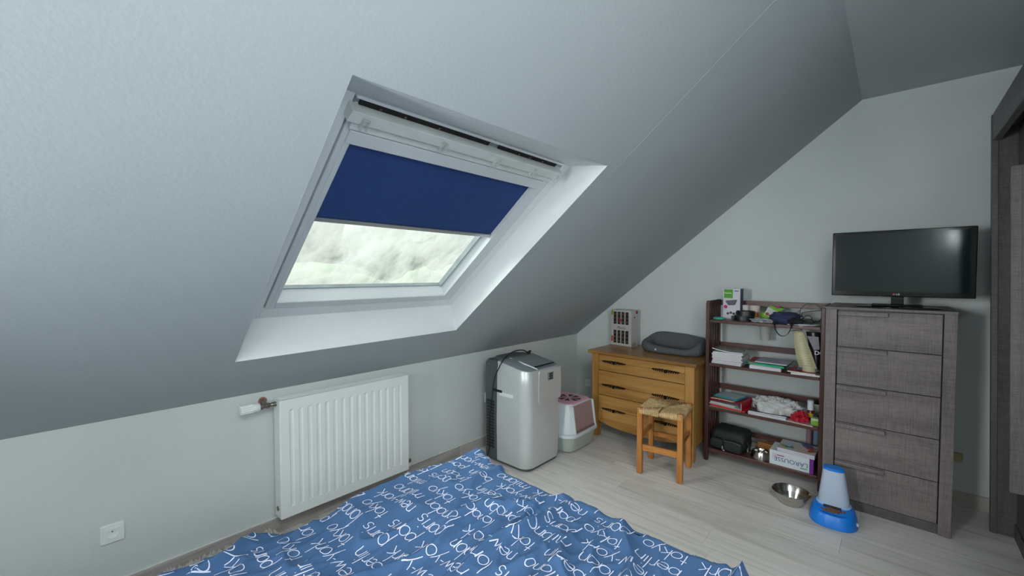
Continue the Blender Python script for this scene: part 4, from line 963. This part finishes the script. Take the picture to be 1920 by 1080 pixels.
# television
t = thing('television', 'black flat-screen television on top of the grey chest', 'television', (3.22, -.015, ct)); q = P(t)
ty0, ty1, tz0, tz1 = -.313, .282, 1.228, 1.606
m = MB(); m.box(3.205, 3.232, ty0, ty1, tz0, tz1); q('bezel', m, M['tvbody'], bevel=.004)
q('back_shell', MB().loft([[(3.232, ty0+.02, tz0+.03), (3.232, ty1-.02, tz0+.03), (3.232, ty1-.02, tz1-.03), (3.232, ty0+.02, tz1-.03)], [(3.262, ty0+.1, tz0+.06), (3.262, ty1-.1, tz0+.06), (3.262, ty1-.1, tz1-.09), (3.262, ty0+.1, tz1-.09)]]), M['blackplastic'], bevel=.004)
q('screen', MB().box(3.2042, 3.2048, ty0+.021, ty1-.016, tz0+.028, tz1-.016), M['screen'])
fr_ = MB().tube(spline([(3.203, .062, tz0+.001), (3.203, 0, tz0-.008), (3.203, -.045, tz0-.010), (3.203, -.10, tz0-.002)], 6), .0013, 5); q('lower_lip', fr_, M['alu'])
q('logo_disc', MB().lathe([(.0052, 3.2035), (.0052, 3.205)], (0, .000, tz0+.014), 16, 'x'), M_col('#a3213f', .4), label='red logo disc')
q('lettering', text_mb('LG', .013, (3.2048, -.008, tz0+.0095), YR, ZU, bold=.02), M_col('#c8c8c8'))
q('stand_neck', MB().box(3.215, 3.245, -.042, .012, ct+.018, tz0+.02), M['tvbody'], bevel=.003)
q('stand_block', MB().box(3.18, 3.27, -.12, .095, ct+.006, ct+.020), M['tvbody'], bevel=.004)
q('stand_base', MB().lathe([(.0, .0003), (.185, .0003), (.185, .004), (.17, .006), (0, .0065)], (3.225, -.012, ct), 40, sx=.55, sy=1), M['tvbody'], smooth=True)
t = thing('remote_control', 'slim dark remote control lying in front of the television foot', 'remote', (3.10, -.09, ct), R(12)); q = P(t, False)
q('remote_body', MB().box(-.016, .016, -.07, .07, .0005, .011), M['blackplastic'], bevel=.004); q('tip', MB().box(-.014, .014, .02, .05, .011, .0118), M_col('#5a6668', .3), label='grey key field')
# adaptor in the socket right of the chest
t = thing('wall_socket', 'yellowed double socket on the wall right of the grey chest', 'socket', (B-.001, -.285, .300)); q = P(t, False)
q('cover_plate', MB().box(-.012, 0, -.034, .034, .012, .036), M_col('#c9cbc4'), bevel=.002)
q('adapter', MB().box(-.035, 0, -.030, .030, -.034, .012), M_col('#a89a70', .5), bevel=.004)

# ------------------------------------------------------------ pet feeder and bowl on the floor
t = thing('pet_feeder', 'bright blue dry food feeder with frosted tank on the floor', 'pet feeder', (2.875, .222, 0), R(3)); q = P(t, False)
def ov(cx_, cy_, rx_, ry_, z, n_=36, e=.75):
    return [(cx_+rx_*math.copysign(abs(math.cos(2*math.pi*k/n_))**e, math.cos(2*math.pi*k/n_)), cy_+ry_*math.copysign(abs(math.sin(2*math.pi*k/n_))**e, math.sin(2*math.pi*k/n_)), z) for k in range(n_)]
q('base', MB().loft([ov(0, 0, .125, .108, .002), ov(0, 0, .123, .106, .02), ov(.0, 0, .105, .095, .062), ov(.01, 0, .09, .088, .074), ov(.035, 0, .055, .072, .080)], True, True), M['feeder'], smooth=True)
q('dish', MB().loft([ov(-.066, 0, .034, .062, .0685), ov(-.064, 0, .030, .056, .0675), ov(-.062, 0, .022, .044, .071)]), M_col('#0b5cae', .4), smooth=True)
m = MB(); rr = random.Random(2)
for k_ in range(60):
    a = rr.gauss(-.004, .018); m.obox((-.068+rr.gauss(0, .009)-a*.15, a, .073+rr.uniform(0, .008)), (.008, .008, .006), rr.uniform(0, 3), rr.uniform(0, 3))
q('kibble', m, M['kibble'])['kind'] = 'stuff'
q('food_opening', MB().obox((-.036, .004, .076), (.012, .078, .024), 0, 0, R(-25)), M_col('#2a2018'), bevel=.002)
q('tank_collar', MB().loft([ov(.022, 0, .058, .076, .078), ov(.022, 0, .060, .078, .084), ov(.022, 0, .054, .072, .088)]), M_col('#9fc0ea', .4), smooth=True)
q('tank', MB().loft([ov(.022, 0, .052, .070, .084), ov(.022, 0, .050, .068, .12), ov(.022, .003, .036, .048, .268), ov(.022, .003, .034, .046, .272)], False, False), M['frost'], smooth=True)
q('lid', MB().loft([ov(.022, .003, .037, .049, .270), ov(.022, .003, .037, .049, .280), ov(.022, .003, .034, .046, .283)]), M['feeder'], smooth=True)
q('side_tab', MB().box(-.05, -.035, -.108, -.098, .02, .034), M_col('#b9c6d6'))
t, q = bowl('steel_water_bowl', 'wide stainless steel water bowl on the floor by the feeder', 2.915, .425, 0, .1, .07, [(.055, 0), (.060, .003), (.080, .040), (.095, .068), (.098, .071), (.095, .073), (.090, .068), (.075, .038), (.055, .006), (0, .005)])
m, n_, p_ = newmat('water'); setp(p_, Roughness=.03); p_.inputs['Base Color'].default_value = (.9, .95, .9, 1); p_.inputs['Transmission Weight'].default_value = 1; p_.inputs['IOR'].default_value = 1.33
q('water', MB().lathe([(.0, .0365), (.073, .0365), (.0735, .037), (.0, .037)], n=48), m)

# ------------------------------------------------------------ wardrobe along the right wall
t = thing('wardrobe', 'large dark grey wood wardrobe at the right edge of the room', 'wardrobe', (2.4, -.78, 0)); q = P(t)
wx0, wx1 = 1.35, 3.29
q('end_stile', MB().box(wx1, wx1+.028, -.424, -.400, 0.002, 2.19), M['gwd'], bevel=.002)
t.rotation_euler = (R(-1.2), 0, 0)
q('side_panel', MB().box(wx1+.006, wx1+.03, -1.09, -.424, 0, 2.18), M['gwd'])
q('side_panel', MB().box(wx0, wx0+.024, -1.09, -.424, 0, 2.18), M['gwd'])
q('top', MB().box(wx0, wx1+.03, -1.09, -.43, 2.18, 2.20), M['gwd'])
q('header', MB().box(wx0, 3.276, -.432, -.402, 2.052, 2.190), M['gwx'], bevel=.003)
q('track', MB().box(wx0, 3.262, -.48, -.433, 2.10, 2.115), M['blackplastic'])
q('back_panel', MB().box(wx0, wx1, -1.09, -1.08, 0, 2.18), M['gwd'])
q('bottom_board', MB().box(wx0+.024, wx1+.006, -1.08, -.50, .06, .08), M['gwd'])
q('plinth', MB().box(wx0+.024, wx1+.006, -.50, -.482, 0, .08), M['gwd'])
for a_, b_2 in ((wx0+.03, 2.30), (2.32, 3.27)):
    q('door', MB().box(a_, b_2, -.510, -.487, .085, 2.10), M['gwd'], bevel=.002)
d_ = q('door', MB().box(2.99, 3.008, -.484, -.426, .342, 1.862), M['gwl'], bevel=.001, label='narrow lighter grey leaf standing open')
q('groove_strip', MB().box(2.988, 2.990, -.459, -.456, .345, 1.86), M_col('#77736c'), sub=d_)
q('leaf_hinge', MB().box(2.992, 3.006, -.487, -.480, .6, .64).box(2.992, 3.006, -.487, -.480, 1.6, 1.64), M['alu'], sub=d_)

# ------------------------------------------------------------ bed
t = thing('bed', 'low double bed covered by the blue lettered duvet', 'bed', (.33, .78, 0)); q = P(t)
q('bed_base', MB().box(-.68, 1.25, .14, 1.42, .07, .25), M['mattress'], bevel=.01)
q('mattress', MB().box(-.68, 1.27, .12, 1.44, .25, .455), M['sheet'], bevel=.04, seg=4)
for xx in (-.6, 1.17):
    for yy in (.22, 1.34): q('leg', MB().lathe([(.022, 0), (.028, .07)], (xx, yy, 0), 12), M['mahog'])
q('headboard', MB().box(-.76, -.70, .08, 1.46, .05, .95), M['gwv'], bevel=.01)
t = thing('duvet', 'blue duvet printed with white handwritten city names on the bed', 'duvet', (0, 0, .5))
UE, VE0, VE1, RB, ZT = 1.285, .10, 1.462, .045, .502
def edge(s, e):                                             # arc-length coordinate -> (offset, drop)
    if s <= e: return s, 0.0
    s -= e
    if s < RB*math.pi/2: return e+RB*math.sin(s/RB), RB-RB*math.cos(s/RB)
    return e+RB, RB+(s-RB*math.pi/2)
def cloth(u, v):
    ue = UE+.030*noise.noise(Vector((0, v*2.6, 1.7)))+.012*noise.noise(Vector((0, v*9, 4)))
    ue += .03*max(0, (v-1.2)/.26)**2
    ve = VE1+.012*noise.noise(Vector((u*3, 0, 7.7)))+.006*noise.noise(Vector((u*11, 0, 3)))
    x, dx = edge(u, ue); yv, dy = edge(v, ve)
    if v < VE0: yy, dd = edge(2*VE0-v, VE0); yv, dy = 2*VE0-yy, dd
    # folds: warped ridges, strongest in the middle and near the right edge
    p_ = Vector((u*1.6+v*.5, v*2.3-u*.4, 0)); wv = noise.noise_vector(p_*.9)*.55
    def crease(a_, b_, sd, w_=3.0):
        n_ = noise.noise(Vector((a_, b_, sd))); return max(0.0, 1-abs(n_)*w_)**1.6
    wx_, wy_ = wv.x*.7, wv.y*.7
    mask = min(1, max(.12, .55+1.0*noise.noise(Vector((u*1.9+3, v*1.9, 1)))))
    big = crease(u*2.2+v*1.2+wx_*1.5, v*5.2-u*.8+wy_*1.5, 2.2, 4.2)
    mid = crease(u*4.5+wy_*3, v*10-u*2.5+wx_*3, 9.1, 3.6)
    fine = crease(u*11-v*3+wx_*4, v*18+u*3, 5.3, 3.0)
    h = .036*big*(.35+.65*mask)+.019*mid*mask+.008*fine*mask+.020*noise.noise(Vector((u*2.6, v*2.6, 5)))
    k = max(0, 1-(dx+dy)*6)
    z = ZT+h*(.35+.65*k)-dx-dy
    x += (h*.7 if dx > 0 else 0); yv += (h*.5 if dy > 0 else 0)
    return x, yv, max(z, .02)
NU, NV = 340, 320
US = np.linspace(-.70, UE+.34, NU); VSs = np.linspace(-.16, VE1+.34, NV)
G = np.array([[cloth(u, v) for v in VSs] for u in US])      # NU x NV x 3
m = MB(); m.v = [tuple(map(float, p)) for p in G.reshape(-1, 3)]
m.f = [(i*NV+j, (i+1)*NV+j, (i+1)*NV+j+1, i*NV+j+1) for i in range(NU-1) for j in range(NV-1)]; m.mi = [0]*len(m.f)
q = P(t); dc = q('duvet_cover', m, M['duvet'], smooth='all')
if sum(p_.normal.z for p_ in dc.data.polygons) < 0: dc.data.flip_normals()
sol = dc.modifiers.new('thick', 'SOLIDIFY'); sol.thickness = .012; sol.offset = -1
gu = np.gradient(G, axis=0); gvv = np.gradient(G, axis=1); NM = np.cross(gu, gvv); NM /= np.linalg.norm(NM, axis=2, keepdims=True)
def drape(u, v, lift=.0016):
    fu = (u-US[0])/(US[1]-US[0]); fv = (v-VSs[0])/(VSs[1]-VSs[0]); i, j = int(fu), int(fv)
    if i < 0 or j < 0 or i >= NU-1 or j >= NV-1: return None
    a, b = fu-i, fv-j
    s = lambda T: T[i, j]*(1-a)*(1-b)+T[i+1, j]*a*(1-b)+T[i, j+1]*(1-a)*b+T[i+1, j+1]*a*b
    p = s(G)+s(NM)*lift; return tuple(map(float, p))
def arc(cx_, cy_, rx_, ry_, a0, a1, n_=10): return [(cx_+rx_*math.cos(R(a0+(a1-a0)*k/n_)), cy_+ry_*math.sin(R(a0+(a1-a0)*k/n_))) for k in range(n_+1)]
oo = arc(.5, .5, .46, .5, 0, 360, 16)
GL = {'a': (1.02, [arc(.45, .5, .42, .5, 0, 360, 16), [(.90, 1.02), (.88, .5), (.93, 0)]]),
      'b': (1.0, [[(.08, 1.85), (.07, 1), (.06, 0)], arc(.5, .48, .42, .48, 180, -180, 16)]),
      'd': (1.0, [arc(.45, .48, .42, .48, 0, 360, 16), [(.88, 1.9), (.88, 1), (.92, 0)]]),
      'e': (.95, [[(.06, .48), (.5, .52), (.88, .58)] + arc(.47, .5, .42, .5, 12, 320, 14)]),
      'i': (.34, [[(.15, 1), (.15, .5), (.15, 0)], [(.13, 1.4), (.17, 1.5)]]),
      'k': (.85, [[(.1, 1.85), (.1, 1), (.08, 0)], [(.75, 1.05), (.4, .72), (.12, .45)], [(.3, .62), (.55, .3), (.85, -.05)]]),
      'l': (.32, [[(.17, 1.85), (.15, 1), (.15, 0)]]),
      'm': (1.3, [[(.06, 1), (.06, 0)], [(.06, .7)]+arc(.32, .7, .25, .3, 180, 0, 6)+[(.57, 0)], [(.57, .7)]+arc(.84, .7, .27, .3, 180, 0, 6)+[(1.12, .3), (1.18, 0)]]),
      'n': (.85, [[(.08, 1), (.08, .5), (.06, 0)], [(.08, .65)]+arc(.4, .65, .32, .35, 180, 0, 8)+[(.72, .3), (.74, 0)]]),
      'o': (1.02, [oo]), 'p': (1.0, [[(.08, 1), (.07, 0), (.06, -.75)], arc(.5, .5, .42, .5, 180, -180, 16)]),
      'r': (.6, [[(.08, 1), (.08, .5), (.07, 0)], [(.08, .6)]+arc(.38, .66, .28, .32, 180, 50, 6)]),
      's': (.72, [arc(.36, .75, .26, .25, 40, 250, 8)+arc(.34, .27, .28, .27, 80, -140, 8)]),
      't': (.6, [[(.3, 1.55), (.28, .8), (.3, 0)], [(.02, 1.02), (.58, 1.05)]]),
      'w': (1.2, [[(.03, 1), (.18, .5), (.32, 0), (.45, .4), (.57, .8), (.7, .4), (.85, 0), (1.0, .5), (1.12, 1.0)]]),
      'y': (.85, [[(.05, 1), (.2, .6), (.4, .22)], [(.82, 1.02), (.55, .4), (.3, -.2), (.12, -.7)]]), '-': (.6, [[(.08, .5), (.5, .52)]])}
words = ['london', 'paris', 'new-york', 'tokyo', 'milano', 'berlin']
pm = MB(); XH, STW = .0325, .0029; rr = random.Random(4)
row = 0; uu = UE+.06
prev = None
while uu > -.66:
    v = -.14-rr.random()*.2; last = None
    while v < VE1+.16:
        w_ = rr.choice([x for x in words if x != last]); last = w_; xh = XH*rr.uniform(.94, 1.12); wob = rr.uniform(-.004, .004)
        for ch in w_:
            adv, strokes = GL[ch]
            for st in strokes:
                pts = []
                for (a0, b0), (a1, b1) in zip(st[:-1], st[1:]):
                    n_ = max(1, int(math.hypot(a1-a0, b1-b0)*xh/.006))
                    pts += [(a0+(a1-a0)*k/n_, b0+(b1-b0)*k/n_) for k in range(n_)]
                pts.append(st[-1])
                P3 = []
                for idx, (a0, b0) in enumerate(pts):
                    c0 = pts[max(idx-1, 0)]; c1 = pts[min(idx+1, len(pts)-1)]; dd = math.hypot(c1[0]-c0[0], c1[1]-c0[1]) or 1
                    nx_, ny_ = -(c1[1]-c0[1])/dd*STW/2, (c1[0]-c0[0])/dd*STW/2
                    V_, U_ = v+a0*xh, uu+wob-b0*xh
                    l_, r_ = drape(U_-ny_, V_+nx_), drape(U_+ny_, V_-nx_)
                    P3.append((l_, r_))
                for s0, s1 in zip(P3[:-1], P3[1:]):
                    if None in s0 or None in s1: continue
                    if min(s0[0][2], s1[1][2]) < .12: continue
                    pm.add([s0[0], s0[1], s1[1], s1[0]], [(0, 1, 2, 3)])
            v += adv*xh*.98
        v += xh*rr.uniform(.9, 1.5)
    uu -= .0715
pr2 = q('printed_lettering', pm, M['print'], sub=dc, smooth='all', label='white handwritten words london, paris, new-york, tokyo, milano, berlin')

# shaggy rug strip along the wall beside the bed
t = thing('shaggy_rug', 'white shaggy rug on the floor between bed and low wall', 'rug', (0, 2.1, 0)); q = P(t)
q('rug_backing', MB().box(-.55, .72, 1.62, 2.325, .001, .012), M['shag'])
m = MB(); rr = random.Random(6)
for k_ in range(9000):
    x, y = rr.uniform(-.55, .72), (rr.uniform(2.24, 2.345) if k_ % 2 else rr.uniform(1.62, 2.325)); a = rr.uniform(0, 6.28); l_ = rr.uniform(.02, .045); w_ = .0016
    dx_, dy_ = math.cos(a)*l_*.7, math.sin(a)*l_*.7
    if y+dy_ > 2.350: dy_ = 2.348-y
    z_ = rr.uniform(.03, .055)
    m.add([(x-w_, y, .010), (x+w_, y, .010), (x+dx_*.5, y+dy_*.5, z_), (x+dx_, y+dy_, z_*.6)], [(0, 1, 2), (1, 3, 2)])
q('pile', m, M['shag'])['kind'] = 'stuff'

# globe lamp added out of view behind the camera for the television's glint
t = thing('glint_lamp', 'unseen globe lamp added behind the bed head to give the television glint', 'lamp', (XB, -.662, 1.856)); q = P(t)
q('wall_plate', MB().lathe([(.05, XB+.001), (.05, XB+.02)], (0, -.662, 1.856), 24, 'x'), M['alu'])
q('bulb', MB().lathe([(.0, 0)]+[(.035*math.sin(R(a)), .035-.035*math.cos(R(a))) for a in range(15, 180, 15)]+[(0, .07)], (XB+.055, -.662, 1.821), 20), M['glow'], smooth='all')
q('arm', MB().tube([(XB+.02, -.662, 1.856), (XB+.03, -.662, 1.856)], .008, 8), M['alu'])
